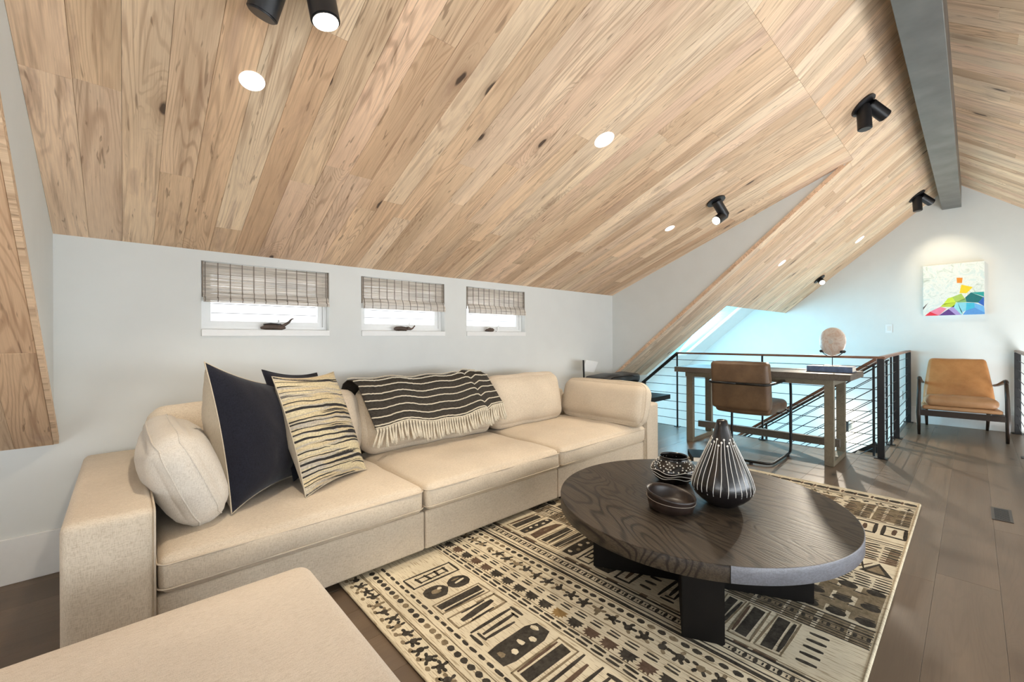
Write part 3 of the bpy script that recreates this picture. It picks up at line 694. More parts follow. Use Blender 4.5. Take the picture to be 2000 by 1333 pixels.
# thrown pillows with corners
def pillow(name, TL, TR, BR, BL, th, label, matf, matb, grid=26, pinch=.035, group=None, folds=True, back_th=None):
    TL, TR, BR, BL = map(Vector, (TL, TR, BR, BL)); ctr = (TL+TR+BR+BL)/4
    n = ((TR-TL)+(BR-BL)).cross((BL-TL)+(BR-TR)).normalized(); view = ctr-Vector((0, 0, 1.1))
    if n.dot(view) > 0: n = -n
    e = empty(name, (ctr.x, ctr.y, min(BL.z, BR.z)), label, 'pillow', group)
    def surf(sgn, t):
        bm = B(); uvl = bm.loops.layers.uv.new('uv'); V = []
        for j in range(grid+1):
            row = []
            for i in range(grid+1):
                u, v = i/grid, j/grid; a, c = 2*u-1, 2*v-1
                uu = u-pinch*a*(1-c*c)*abs(a)**1.5*1.2; vv = v-pinch*c*(1-a*a)*abs(c)**1.5*1.2
                p = (TL*(1-uu)+TR*uu)*(1-vv)+(BL*(1-uu)+BR*uu)*vv
                w = max(0, (1-abs(a)**2.6)*(1-abs(c)**2.6))**.62
                wr = noise.noise(Vector((a*2.2, c*2.2, sgn*3+TL.x*7)))*.10+noise.noise(Vector((a*6, c*6, sgn)))*.04
                p = p+n*sgn*t*w*(1+wr)
                row.append(bm.verts.new(p))
            V.append(row)
        for j in range(grid):
            for i in range(grid):
                vs = [V[j][i], V[j+1][i], V[j+1][i+1], V[j][i+1]]; uvs = [(i, j), (i, j+1), (i+1, j+1), (i+1, j)]
                if sgn < 0: vs = vs[::-1]; uvs = uvs[::-1]
                f = bm.faces.new(vs)
                for lp, (a, c) in zip(f.loops, uvs): lp[uvl].uv = (a/grid, 1-c/grid)
        return bm
    obj('front_panel', surf(1, th), matf, e, smooth=True)
    obj('back_panel', surf(-1, back_th or th), matb, e, smooth=True)
    bm = B(); pts = []
    for k in range(4*grid):
        s, t = divmod(k, grid); t /= grid; u, v = ((t, 0), (1, t), (1-t, 1), (0, 1-t))[s]; a, c = 2*u-1, 2*v-1
        uu = u-pinch*a*(1-c*c)*abs(a)**1.5*1.2; vv = v-pinch*c*(1-a*a)*abs(c)**1.5*1.2
        pts.append((TL*(1-uu)+TR*uu)*(1-vv)+(BL*(1-uu)+BR*uu)*vv)
    tube(bm, pts, .0028, 5, closed=True); obj('edge_seam', bm, matb, e, smooth=True)
    return e
# stripes of the banded pillow
m, nt, b = new_mat('banded_wool'); tc = N(nt, 'ShaderNodeTexCoord'); uv = tc.outputs['UV']
wv = noise_n(nt, mapping(nt, uv, (2.2, 2.2, 1)), 1, 3)
ad = N(nt, 'ShaderNodeVectorMath', operation='ADD'); sc_ = N(nt, 'ShaderNodeVectorMath', operation='MULTIPLY'); L(nt, wv.outputs['Color'], sc_.inputs[0]); sc_.inputs[1].default_value = (0, .07, 0)
rv = N(nt, 'ShaderNodeMapping'); rv.inputs['Rotation'].default_value = (0, 0, R(4)); L(nt, uv, rv.inputs['Vector'])
L(nt, rv.outputs[0], ad.inputs[0]); L(nt, sc_.outputs[0], ad.inputs[1])
fine = noise_n(nt, mapping(nt, ad.outputs[0], (55, 60, 1)), 1, 3)
n1 = noise_n(nt, mapping(nt, ad.outputs[0], (.55, 34, 1)), 1, 2, .5); n2 = noise_n(nt, mapping(nt, ad.outputs[0], (.7, 12, 4)), 1, 2)
edge = math_n(nt, 'MULTIPLY_ADD', fine.outputs[0], .05, n1.outputs[0])
dk = ramp(nt, [(.572, 0.0), (.588, 1.0)]); L(nt, edge, dk.inputs[0])
gy = ramp(nt, [(.46, (.62, .53, .34)), (.51, (.42, .38, .33)), (.55, (.60, .49, .30))]); L(nt, n2.outputs[0], gy.inputs[0])
sp = ramp(nt, [(.35, .78), (.65, 1.1)]); L(nt, fine.outputs[0], sp.inputs[0])
L(nt, mixc(nt, dk.outputs[0], mixc(nt, 1.0, gy.outputs[0], sp.outputs[0], 'MULTIPLY'), (.022, .020, .020)), b.inputs['Base Color']); b.inputs['Roughness'].default_value = .95
bump(nt, b, edge, .6, .004); M['banded'] = m
pillow('throw_pillow', (.245, 2.12, 1.008), (.60, 2.36, .86), (.66, 2.37, .40), (.318, 2.005, .402), .105, 'large navy velvet pillow with beige back, standing between the grey cushion and the striped pillow', 'navy', 'beige', group=None, back_th=.17)
pillow('throw_pillow', (.512, 2.215, .925), (.872, 2.435, .915), (.965, 2.215, .395), (.593, 1.997, .398), .085, 'cream and black striped woven pillow leaning in front of a dark pillow', 'banded', 'beige', back_th=.12)
pillow('throw_pillow', (.485, 2.28, .955), (.80, 2.49, .91), (.93, 2.42, .42), (.60, 2.20, .42), .05, 'dark navy pillow almost hidden behind the striped pillow', 'navy', 'navy', back_th=.05)

# ------------------------------------------------------------------ throw blanket
m, nt, b = new_mat('charcoal_woven_wool'); tc = N(nt, 'ShaderNodeTexCoord')
a = noise_n(nt, mapping(nt, tc.outputs['Object'], (60, 400, 400)), 1, 3); r_ = ramp(nt, [(.35, (.060, .050, .040)), (.65, (.135, .117, .095))]); L(nt, a.outputs[0], r_.inputs[0])
L(nt, r_.outputs[0], b.inputs['Base Color']); b.inputs['Roughness'].default_value = .95; bump(nt, b, a.outputs[0], .5, .003); M['throw'] = m
M['cream_yarn'] = plain('cream_yarn', (.70, .63, .50), .95, nz=.25, nscale=200, bmp=.4)
thr = empty('throw_blanket', (1.58, 2.45, .5), 'charcoal throw with cream stripes and cream fringe draped over the middle back cushion', 'blanket')
prof = [(2.76, .64), (2.745, .74), (2.70, .80), (2.63, .828), (2.57, .825), (2.52, .80), (2.495, .75), (2.475, .70), (2.455, .65), (2.438, .60), (2.425, .555)]
def pinterp(t):
    t = max(0, min(.99999, t))*(len(prof)-1); i = int(t); f = t-i; p0, p1 = prof[i], prof[i+1]; return p0[0]*(1-f)+p1[0]*f, p0[1]*(1-f)+p1[1]*f
def tp(u, v):
    """u along the width 0..1, v from the back (0) to the front hem (1)"""
    y, z = pinterp(v); fr = max(0, (v-.35)/.65)
    xl = 1.02+.085*fr; xr_ = 2.005+.125*fr; x = xl*(1-u)+xr_*u
    z += .012*math.sin(u*9)*(.4+fr)-.018*math.exp(-((u-.84)/.02)**2)+(.012 if u > .84 else 0)+.006*math.sin(u*23+v*3)
    z += (u-.5)*.02*fr
    y += -.012*math.exp(-((u-.86)/.035)**2)+.008*math.sin(u*17+v*5)*fr+.012*(1 if (u-.84) > 0 else 0)*0
    y -= .055*(1-(2*u-1)**4)*fr*.35+.012
    return Vector((x, y, z+.012))
bm = B(); GU, GV = 70, 44; V = [[bm.verts.new(tp(i/GU, j/GV)) for i in range(GU+1)] for j in range(GV+1)]
for j in range(GV):
    for i in range(GU): bm.faces.new((V[j][i], V[j+1][i], V[j+1][i+1], V[j][i+1]))
bmesh.ops.solidify(bm, geom=bm.faces[:], thickness=.007); obj('cloth', bm, 'throw', thr, smooth=True)
for v in (.30, .42, .52, .60, .68, .77, .865, .955, .985):
    bm = B(); tube(bm, [tp(i/90, v)+Vector((0, -.007*(1 if v > .45 else .3), .006*(1 if v < .6 else .2)))+Vector((0, random.uniform(-.0012, .0012), random.uniform(-.0015, .0015))) for i in range(91)], .0045 if v < .98 else .005, 6); obj('raised_stripe', bm, 'cream_yarn', thr, smooth=True)
for k in range(52):
    u = (k+.5)/52; p = tp(u, 1); bm = B()
    ln = .105 + random.uniform(-.012, .012); lean = random.uniform(-.012, .012)+(-.03 if k < 3 else 0)+(.02 if k > 49 else 0); fl = random.uniform(.012, .035)
    n = 4
    for s in range(n):
        o = (s-1.5)*.004; e_ = (s-1.5)*random.uniform(.003, .007)
        pts = [p+Vector((o, -.004, .004)), p+Vector((o*.3, -.008, -.018)), p+Vector((lean*.5+e_*.5, -.010-fl*.4, -ln*.6)), p+Vector((lean+e_, -.012-fl, -ln+random.uniform(0, .008)))]
        tube(bm, pts, .003, 5, taper=[.0035, .0030, .0042, .0032])
    obj('tassel', bm, 'cream_yarn', thr, smooth=True)

# ------------------------------------------------------------------ ottoman in the foreground
ott = empty('ottoman', (-.1, .9, 0), 'large pale linen ottoman cropped by the bottom left of the photo', 'ottoman')
softbox('cushion', -.75, .418, .35, 1.382, .20, .427, .045, 'ott', ott, crown=(0, 0, .006), seg=16)
softbox('base', -.745, .41, .355, 1.372, .035, .20, .02, 'ott', ott)
for xx in (-.68, .34):
    for yy in (.42, 1.30): bm = B(); box(bm, xx-.02, xx+.02, yy-.02, yy+.02, 0, .04); obj('foot', bm, 'walnut', ott)

# ------------------------------------------------------------------ rug
m, nt, b = new_mat('cream_rug_wool'); tc = N(nt, 'ShaderNodeTexCoord'); v = tc.outputs['Object']
a = noise_n(nt, mapping(nt, v, (230, 14, 1)), 1, 3); c_ = noise_n(nt, mapping(nt, v, (3, 3, 1)), 1, 3); f_ = noise_n(nt, v, 420, 2)
r_ = ramp(nt, [(.36, (.44, .36, .24)), (.46, (.74, .665, .50))]); L(nt, a.outputs[0], r_.inputs[0]); g_ = ramp(nt, [(.3, .82), (.7, 1.08)]); L(nt, c_.outputs[0], g_.inputs[0])
L(nt, mixc(nt, 1.0, r_.outputs[0], g_.outputs[0], 'MULTIPLY'), b.inputs['Base Color']); b.inputs['Roughness'].default_value = 1; b.inputs['Specular IOR Level'].default_value = .05; bump(nt, b, f_.outputs[0], .5, .003); M['rug'] = m
def wool(name, c1, c2):
    m, nt, b = new_mat(name); tc = N(nt, 'ShaderNodeTexCoord'); n = noise_n(nt, tc.outputs['Object'], 38, 4, .7); r_ = ramp(nt, [(.35, c1), (.65, c2)]); L(nt, n.outputs[0], r_.inputs[0])
    L(nt, r_.outputs[0], b.inputs['Base Color']); b.inputs['Roughness'].default_value = 1; b.inputs['Specular IOR Level'].default_value = .05; f = noise_n(nt, tc.outputs['Object'], 420, 2); bump(nt, b, f.outputs[0], .5, .003); M[name] = m
wool('charcoal_wool', (.038, .034, .028), (.085, .075, .062)); wool('taupe_wool', (.17, .135, .085), (.30, .24, .16)); wool('ochre_wool', (.24, .15, .06), (.32, .21, .09)); wool('umber_wool', (.10, .065, .045), (.16, .11, .08))
rug = empty('rug', (2.25, 1.07, 0), 'cream and charcoal patterned rug under the round coffee table', 'rug')
RX0, RX1, RY0, RY1 = .712, 3.800, .236, 1.93
bm = B(); box(bm, RX0, RX1, RY0, RY1, .0005, .011, .003); obj('pile', bm, 'rug', rug)
bm = B(); tube(bm, loop_rect(((RX0+RX1)/2, (RY0+RY1)/2, .008), (RX1-RX0)/2, (RY1-RY0)/2, .01, 0), .0065, 6, closed=True); obj('bound_edge', bm, 'rug', rug, smooth=True)
layers = {k: bmesh.new() for k in ('charcoal_wool', 'taupe_wool', 'ochre_wool', 'umber_wool', 'rug')}
def poly(pts, c='charcoal_wool', z=.0118):
    bm = layers[c]; h = .0028
    pts = [(max(RX0+.004, min(RX1-.004, x)), max(RY0+.004, min(RY1-.004, y))) for x, y in pts]
    a = sum(pts[i][0]*pts[(i+1) % len(pts)][1]-pts[(i+1) % len(pts)][0]*pts[i][1] for i in range(len(pts)))
    if abs(a) < 1e-6: return
    if a < 0: pts = pts[::-1]
    top = [bm.verts.new((x, y, z)) for x, y in pts]; bot = [bm.verts.new((x, y, z-h)) for x, y in pts]
    bm.faces.new(top)
    for i in range(len(pts)): j = (i+1) % len(pts); bm.faces.new((bot[i], bot[j], top[j], top[i]))
rnd = random.Random(11)
def blob(x, y, rx, ry, c='charcoal_wool', n=10, j=.13, z=.0118):
    ph = rnd.uniform(0, 6); poly([(x+rx*(1+rnd.uniform(-j, j))*math.cos(2*PI*k/n+ph), y+ry*(1+rnd.uniform(-j, j))*math.sin(2*PI*k/n+ph)) for k in range(n)], c, z)
def dash(x, y, l, w, c='charcoal_wool', ang=90, z=.0118):
    a = R(ang+rnd.uniform(-3, 3)); ca, sa = math.cos(a), math.sin(a); n = 5; P = []
    for k in range(n): t = -1+2*k/(n-1); P.append((t*l/2, (w/2)*(1-.42*abs(t)**5)*(1+rnd.uniform(-.12, .12))))
    for k in range(n): t = 1-2*k/(n-1); P.append((t*l/2, -(w/2)*(1-.42*abs(t)**5)*(1+rnd.uniform(-.12, .12))))
    poly([(x+u*ca-v_*sa, y+u*sa+v_*ca) for u, v_ in P], c, z)
def line_y(x, w, c='charcoal_wool', j=.12, gap=0, z=.0118):
    n = 42; A = []; Bp = []
    for k in range(n+1):
        y = RY0+.01+(RY1-RY0-.02)*k/n; o = rnd.uniform(-.0012, .0012); A.append((x-w/2*(1+rnd.uniform(-j, j))+o, y)); Bp.append((x+w/2*(1+rnd.uniform(-j, j))+o, y))
    for k in range(n): poly([A[k], Bp[k], Bp[k+1], A[k+1]], c, z)
def sunleaf(x, y, r, c):
    n = 9; P = []
    for k in range(n):
        a = R(-115+230*k/(n-1))+0; rr = r*(1+rnd.uniform(-.12, .12)); P.append((x+rr*math.cos(a), y+rr*1.0*math.sin(a)))
        if k < n-1: a2 = a+R(230/(n-1)/2); P.append((x+r*.66*math.cos(a2), y+r*.66*math.sin(a2)))
    poly([(2*x-px-.0, py) for px, py in P], c)
def flower(x, y, r):
    blob(x, y, r*.50, r*.46, rnd.choice(['charcoal_wool', 'taupe_wool', 'charcoal_wool']))
    for k in range(5):
        a = 2*PI*k/5+rnd.uniform(-.3, .3); 
        if rnd.random() < .85: dash(x+r*.72*math.cos(a), y+r*.72*math.sin(a), r*.62, r*.40, rnd.choice(['charcoal_wool', 'charcoal_wool', 'taupe_wool']), math.degrees(a)+rnd.uniform(-25, 25))
def rows_y(step, fn, j=.08, y0=None):
    y = RY0+step*.5 if y0 is None else y0
    while y < RY1-.01: fn(y); y += step*(1+rnd.uniform(-j, j))
def frame(x0, x1, y0, y1, w, c='charcoal_wool', open_=None):
    for k, (a, d) in enumerate((((x0, y0), (x1, y0)), ((x1, y0), (x1, y1)), ((x1, y1), (x0, y1)), ((x0, y1), (x0, y0)))):
        if open_ == k: continue
        l = math.hypot(d[0]-a[0], d[1]-a[1]); dash((a[0]+d[0])/2, (a[1]+d[1])/2, l+w*.6, w, c, math.degrees(math.atan2(d[1]-a[1], d[0]-a[0])))
def glyph(kind, x0, x1, y, h):
    """one picture of the wide cream bands, long along x"""
    xm = (x0+x1)/2; lx = x1-x0; C = 'charcoal_wool'; Tp = 'taupe_wool'
    if kind == 0:
        frame(x0, x1, y-h*.42, y+h*.42, .010, C)
        for k in range(4): dash(x0+lx*(.2+.2*k), y, h*.5, .013, C, 90+rnd.uniform(-20, 20))
        dash(xm, y+h*.16, lx*.7, .008, C, 0); dash(xm, y-h*.18, lx*.6, .008, C, 0)
    elif kind == 1:
        blob(x0+lx*.26, y, lx*.24, h*.45, C, 12, .07); blob(x0+lx*.76, y, lx*.22, h*.42, C, 12, .07)
        blob(x0+lx*.26, y, lx*.11, h*.14, Tp, 9, .2, .0130); blob(x0+lx*.36, y+h*.1, lx*.05, h*.08, 'rug', 8, .2, .0134); dash(x0+lx*.78, y, lx*.22, h*.10, 'rug', 10, .0132); dash(x0+lx*.74, y+h*.2, lx*.16, h*.08, Tp, 0, .0132)
    elif kind == 2:
        frame(x0, x1, y-h*.46, y+h*.46, .007, Tp); poly([(x0+.012, y-h*.10), (x1-.016, y-h*.13), (x1-.012, y+h*.34), (x0+.010, y+h*.32)], C); dash(xm, y-h*.30, lx*.86, h*.18, C, 0)
    elif kind == 3:
        frame(x0, x0+lx*.42, y-h*.36, y+h*.36, .008, Tp, 1); frame(x0+lx*.62, x1, y-h*.38, y+h*.38, .011, Tp, 3)
        dash(xm, y, lx*.72, h*.30, C, 6); dash(xm, y+h*.30, lx*.5, .011, C, 0); dash(xm, y-h*.32, lx*.5, .010, C, 0)
    elif kind == 4:
        dash(xm, y+h*.34, lx*.86, .015, C, 0); dash(xm+.01, y, lx*.7, .016, C, 0); dash(xm-.01, y-h*.30, lx*.6, .013, C, 0)
        dash(x1-.008, y+h*.1, h*.7, .015, C, 90); dash(x0+.01, y-h*.1, h*.7, .014, C, 90); dash(x0+.035, y-h*.1, h*.5, .010, C, 90); dash(x1-.03, y-.004, h*.4, .010, C, 90)
    elif kind == 5:
        bm_ = [(x0, y-h*.36), (x0+lx*.2, y-h*.46), (x1-lx*.2, y-h*.44), (x1, y-h*.28), (x1, y+h*.28), (x1-lx*.2, y+h*.44), (x0+lx*.2, y+h*.42), (x0, y+h*.36)]; poly(bm_, C)
        for k in range(5): blob(x0+lx*(.12+.19*k), y+rnd.uniform(-.2, .2)*h, lx*.05, h*.14, rnd.choice(['rug', 'taupe_wool', 'rug']), 7, .3, .0132)
    elif kind == 6:
        frame(x0, x1, y-h*.46, y+h*.46, .008, Tp); poly([(x0+.014, y-h*.26), (x1-.02, y-h*.30), (x1-.013, y+h*.20), (x0+.018, y+h*.22)], C); dash(xm, y+h*.36, lx*.84, .011, 'umber_wool', 0)
    elif kind == 7:
        frame(x0, x1, y-h*.42, y+h*.42, .013, C, 1); dash(xm, y, lx*.8, h*.2, 'umber_wool', 0)
    elif kind == 8:
        poly([(x0, y-h*.45), (x1, y-h*.3), (x1-lx*.1, y+h*.2), (xm, y+h*.45), (x0+.01, y+h*.3)], 'umber_wool'); blob(xm, y, lx*.1, h*.1, Tp, 8, .2, .0132)
    elif kind == 9:
        for k in range(5): dash(x0+lx*(.12+.19*k), y, h*.62, .016, C, 90)
def glyph_band(x0, x1, ys, kinds):
    y = ys
    for i, (k, h) in enumerate(kinds):
        if y-h < RY0: break
        glyph(k, x0, x1, y-h/2, h*.86); y -= h
# border of leaves, dots and dashes on the near side
rows_y(.058, lambda y: (flower(.765+rnd.uniform(-.008, .008), y, .030), blob(.735, y+.02, .008, .012, 'taupe_wool')))
for x in (.800, .806): line_y(x, .004, 'taupe_wool', .5)
rows_y(.040, lambda y: blob(.8445, y, .0125, .0155, rnd.choice(['charcoal_wool']*4+['taupe_wool'])))
line_y(.868, .003, 'taupe_wool', .6)
rows_y(.046, lambda y: dash(.897, y, rnd.uniform(.028, .042), .013))
glyph_band(.925, 1.160, 1.745, [(0, .12), (1, .125), (2, .095), (3, .12), (4, .12), (5, .135), (6, .11), (7, .10), (4, .13), (8, .14), (2, .1), (5, .12), (0, .12), (3, .1)])
for x in (1.203, 1.224): rows_y(.062, lambda y: dash(x, y, .052, .011))
line_y(1.187, .003, 'taupe_wool', .6); line_y(1.238, .003, 'taupe_wool', .6)
cnt = [0]
def fl(y):
    cnt[0] += 1; sunleaf(1.272, y, .036, 'ochre_wool' if cnt[0] == 12 else rnd.choice(['charcoal_wool', 'charcoal_wool', 'umber_wool']))
rows_y(.0755, fl, .03, .27)
rows_y(.0755, lambda y: (dash(1.314, y, .050, .009), dash(1.331, y, .046, .007)), .03, .29)
line_y(1.346, .003, 'taupe_wool', .6)
rows_y(.067, lambda y: flower(1.392, y, .033), .05)
line_y(1.432, .003, 'taupe_wool', .5)
rows_y(.044, lambda y: blob(1.459, y, .0115, .0165, rnd.choice(['charcoal_wool']*5+['taupe_wool'])))
line_y(1.483, .004, 'taupe_wool', .4); line_y(1.500, .016); line_y(1.522, .005)
def ladder(x, w, st):
    line_y(x-w/2, .004); line_y(x+w/2, .004); rows_y(st, lambda y: (dash(x, y, w*.8, .013, 'charcoal_wool', 0), dash(x, y+st*.45, w*.5, .005, 'charcoal_wool', 0)))
ladder(1.563, .030, .036)
line_y(1.600, .010); line_y(1.616, .004, 'taupe_wool')
glyph_band(1.645, 1.885, 1.85, [(6, .10), (5, .07), (8, .08), (2, .09), (2, .07), (5, .10), (0, .10), (5, .12), (7, .1), (9, .1), (4, .1), (5, .11), (2, .08), (6, .095), (2, .10), (9, .11), (8, .19), (1, .12)])
for x in (1.900, 1.916, 1.934): line_y(x, .006)
ladder(1.960, .028, .04); line_y(1.990, .010); line_y(2.010, .005); line_y(2.032, .009)
for x0_, x1_, cc in ((2.045, 2.365, 'taupe_wool'), (2.515, 2.535, 'taupe_wool'), (2.675, 2.905, 'taupe_wool'), (3.275, 3.575, 'taupe_wool'), (3.69, 3.705, 'umber_wool'), (1.893, 2.04, 'taupe_wool'), (1.59, 1.625, 'umber_wool')):
    y = RY0+.012
    while y < RY1-.02:
        l = rnd.uniform(.03, .11)
        if rnd.random() < .72: xa = x0_+rnd.uniform(0, .02); xb = x1_-rnd.uniform(0, .02); xm = xa+(xb-xa)*rnd.uniform(.2, .8); poly([(xa, y), (xm, y+.003), (xb, y), (xb, min(RY1-.01, y+l*.8)), (xa, min(RY1-.01, y+l*.86))], cc, .0114)
        y += l
for q, x in enumerate((2.075, 2.135, 2.20, 2.27, 2.34)): rows_y(.09, lambda y: (blob(x, y+(.045 if q % 2 else 0), .026, .034, 'taupe_wool' if q % 2 else 'charcoal_wool', 10, .1), dash(x+.03, y+(.045 if q % 2 else 0), .05, .008)), .05)
for x in (2.375, 2.40, 2.425, 2.448, 2.475): rows_y(.07, lambda y: dash(x, y, .056, .011), .12)
line_y(2.50, .006)
def tri(y, s=1):
    h = .06
    poly([(2.53, y-h), (2.53, y+h), (2.66, y)], 'charcoal_wool'); poly([(2.545, y-h*.55), (2.545, y+h*.55), (2.63, y)], 'taupe_wool', .0130)
    dash(2.62, y+h, .13, .009, 'charcoal_wool', 10); dash(2.60, y+h*.8, .10, .008, 'umber_wool', 150)
rows_y(.14, tri, .03)
for x in (2.69, 2.715, 2.74, 2.765, 2.80, 2.83, 2.86, 2.89): rows_y(.085, lambda y: dash(x, y, .068, .014, rnd.choice(['charcoal_wool', 'charcoal_wool', 'umber_wool']), 90+rnd.uniform(-14, 14)), .15)
line_y(2.925, .005); line_y(2.95, .009); line_y(2.985, .004, 'taupe_wool')
def squ(y):
    if int(y*10) % 2: blob(3.14, y, .075, .048, 'charcoal_wool', 12, .05); blob(3.14, y, .04, .022, 'taupe_wool', 9, .1, .013)
    else: frame(3.06, 3.22, y-.046, y+.046, .018); dash(3.14, y, .09, .02, 'umber_wool', 0)
rows_y(.125, squ, .02)
line_y(3.26, .005)
for x in (3.285, 3.31, 3.34, 3.37, 3.40, 3.43, 3.46, 3.50, 3.53, 3.56): rows_y(.09, lambda y: dash(x, y, .064, .014, rnd.choice(['charcoal_wool', 'umber_wool', 'charcoal_wool', 'taupe_wool']), 90+rnd.uniform(-20, 20)), .18)
rows_y(.07, lambda y: flower(3.61, y, .026)); line_y(3.645, .005); line_y(3.668, .010)
rows_y(.08, lambda y: (dash(3.73, y, .06, .045), dash(3.73, y+.04, .014, .05, 'umber_wool')) , .12)
for k, (nm, lb) in enumerate((('charcoal_wool', 'charcoal motifs'), ('taupe_wool', 'taupe motifs'), ('ochre_wool', 'ochre motif'), ('umber_wool', 'brown motifs'), ('rug', 'cream inlays'))):
    obj('woven_motifs', layers[nm], nm, rug, kind='stuff', label=lb)

# ------------------------------------------------------------------ coffee table
CT = Vector((1.915, .865, 0)); ZT = .372; RT = .602
ct = empty('coffee_table', (CT.x, CT.y, .012), 'round dark oak coffee table with thick top on crossed slab legs, standing on the rug', 'table')
bm = B(); lathe(bm, (CT.x, CT.y, 0), [(RT-.006, ZT-.0555), (RT-.0035, ZT-.052), (RT-.0035, ZT-.003), (RT-.003, ZT)], 128)
o = obj('tabletop', bm, 'dkwood', ct, smooth='auto')
ztop = ZT
M['glare_edge'] = wood('edge_veneer_painted_glare', [(.17, .175, .20), (.22, .225, .25)], (.07, .065, .07), ring=20, ring_amt=.3, knots=False, rough=.35, fibre=.4, sc=(3, 3, 14), spec=.5, randomize=False)  # window glare on the rim, painted in as a pale bluish colour
for (a0, a1, mt, lb) in ((214.5, 392, 'glare_edge', 'edge band with window glare painted in'), (32, 214.5, 'dkwood', 'dark brown edge band')):
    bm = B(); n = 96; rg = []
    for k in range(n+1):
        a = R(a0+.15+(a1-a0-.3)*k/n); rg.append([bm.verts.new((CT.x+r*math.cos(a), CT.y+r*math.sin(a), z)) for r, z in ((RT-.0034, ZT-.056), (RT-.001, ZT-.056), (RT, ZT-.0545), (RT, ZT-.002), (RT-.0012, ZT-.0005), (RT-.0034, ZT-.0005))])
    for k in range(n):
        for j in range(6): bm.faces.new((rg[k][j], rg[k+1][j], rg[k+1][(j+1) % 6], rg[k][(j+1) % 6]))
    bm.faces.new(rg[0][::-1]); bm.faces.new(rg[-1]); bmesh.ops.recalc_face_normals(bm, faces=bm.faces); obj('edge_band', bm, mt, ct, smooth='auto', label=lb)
for ang in (28, 118):
    bm = B(); a = R(ang); obox(bm, (CT.x, CT.y, (.0120+ZT-.056)/2), (math.cos(a), math.sin(a), 0), (-math.sin(a), math.cos(a), 0), (0, 0, 1), .445, .071, (ZT-.056-.0120)/2-.0002, .003)
    obj('leg_slab', bm, 'charwood', ct)

# vases and bowl
vb = Vector((1.930, .745, ZT))
vp = [(.058, 0), (.062, .004), (.088, .022), (.112, .045), (.1235, .070), (.1245, .085), (.119, .110), (.104, .150), (.086, .190), (.069, .228), (.053, .262), (.040, .290), (.033, .318), (.026, .340), (.021, .364), (.0175, .366), (.015, .350), (.02, .30)]
e = empty('vase', vb, 'tall tapering black vase with white vertical lines and dots, on the coffee table', 'vase')
bm = B(); lathe(bm, vb, vp, 56); obj('body', bm, 'ceramic', e, smooth=True)
def vr(z, P):
    for (r0, z0), (r1, z1) in zip(P, P[1:]):
        if z0 <= z <= z1: return r0+(r1-r0)*(z-z0)/(z1-z0)
    return P[0][0]
bm = B(); bd = B()
for k in range(29):
    a = 2*PI*k/29; top = .262+(.0, .012, .024)[k % 3]
    tube(bm, [vb+Vector(((vr(z, vp[:15])+.0006)*math.cos(a+.02*math.sin(z*30+k)), (vr(z, vp[:15])+.0006)*math.sin(a+.02*math.sin(z*30+k)), z)) for z in [.062+random.uniform(0, .008)+(top-.066)*i/12 for i in range(13)]], .0013, 5)
    z = top; r = vr(z, vp[:15]); bmesh.ops.create_uvsphere(bd, u_segments=8, v_segments=6, radius=.0046, matrix=Matrix.Translation(vb+Vector((r*math.cos(a), r*math.sin(a), z))) @ Matrix.Rotation(a, 4, 'Z') @ Matrix.Diagonal((.4, 1, 1.2, 1)))
obj('white_lines', bm, 'glaze', e, smooth=True); obj('white_dots', bd, 'glaze', e, smooth=True)
jb = Vector((2.055, 1.03, ZT))
jp = [(.066, 0), (.072, .003), (.092, .022), (.105, .045), (.109, .062), (.106, .076), (.094, .092), (.078, .104), (.069, .112), (.0685, .124), (.070, .128), (.066, .129), (.064, .120), (.075, .100), (.09, .06), (.06, .008)]
e = empty('jar', jb, 'squat black open jar with white dots on its shoulder and wavy white lines', 'jar')
bm = B(); lathe(bm, jb, jp, 56); obj('body', bm, 'ceramic', e, smooth=True)
bm = B()
for q, z0 in enumerate((.064, .048, .034)): tube(bm, [jb+Vector(((vr(z, jp[:10])+.0005)*math.cos(a), (vr(z, jp[:10])+.0005)*math.sin(a), z)) for a, z in [(2*PI*k/72, z0+.006*math.sin(5*2*PI*k/72+q)) for k in range(72)]], .0014, 5, closed=True)
obj('white_lines', bm, 'glaze', e, smooth=True)
bd = B(); rr = random.Random(4)
for q, z0 in enumerate((.072, .082, .091, .100, .109)):
    for k in range(26):
        a = 2*PI*(k+.5*(q % 2))/26+rr.uniform(-.05, .05); z = z0+rr.uniform(-.002, .002); r = vr(z, jp[:10])
        if rr.random() < .8: bmesh.ops.create_uvsphere(bd, u_segments=7, v_segments=5, radius=.0042, matrix=Matrix.Translation(jb+Vector((r*math.cos(a), r*math.sin(a), z))) @ Matrix.Rotation(a, 4, 'Z') @ Matrix.Diagonal((.5, 1, 1, 1)))
obj('white_dots', bd, 'glaze', e, smooth=True)
wb = Vector((1.715, .872, ZT))
e = empty('bowl', wb, 'low dark wooden bowl with a slanted rim, in front of the dotted jar', 'bowl')
bm = B(); lathe(bm, wb, [(.078, 0), (.088, .004), (.095, .03), (.097, .052), (.099, .060), (.0955, .061), (.090, .05), (.085, .022), (.06, .012)], 56)
for v in bm.verts:
    if v.co.z > ZT+.02: v.co.z += (v.co.z-ZT-.02)/.04*(-(v.co.x-wb.x)*.07+(v.co.y-wb.y)*.15+.006)
obj('body', bm, 'bowl', e, smooth=True)
bm = B(); pts = [wb+Vector((.0985*math.cos(a), .0985*math.sin(a), .061+(-.0985*math.cos(a)*.07+.0985*math.sin(a)*.15+.006)*1.0)) for a in [2*PI*k/48 for k in range(48)]]; tube(bm, pts, .0016, 5, closed=True); obj('rim', bm, 'bowl', e, smooth=True)
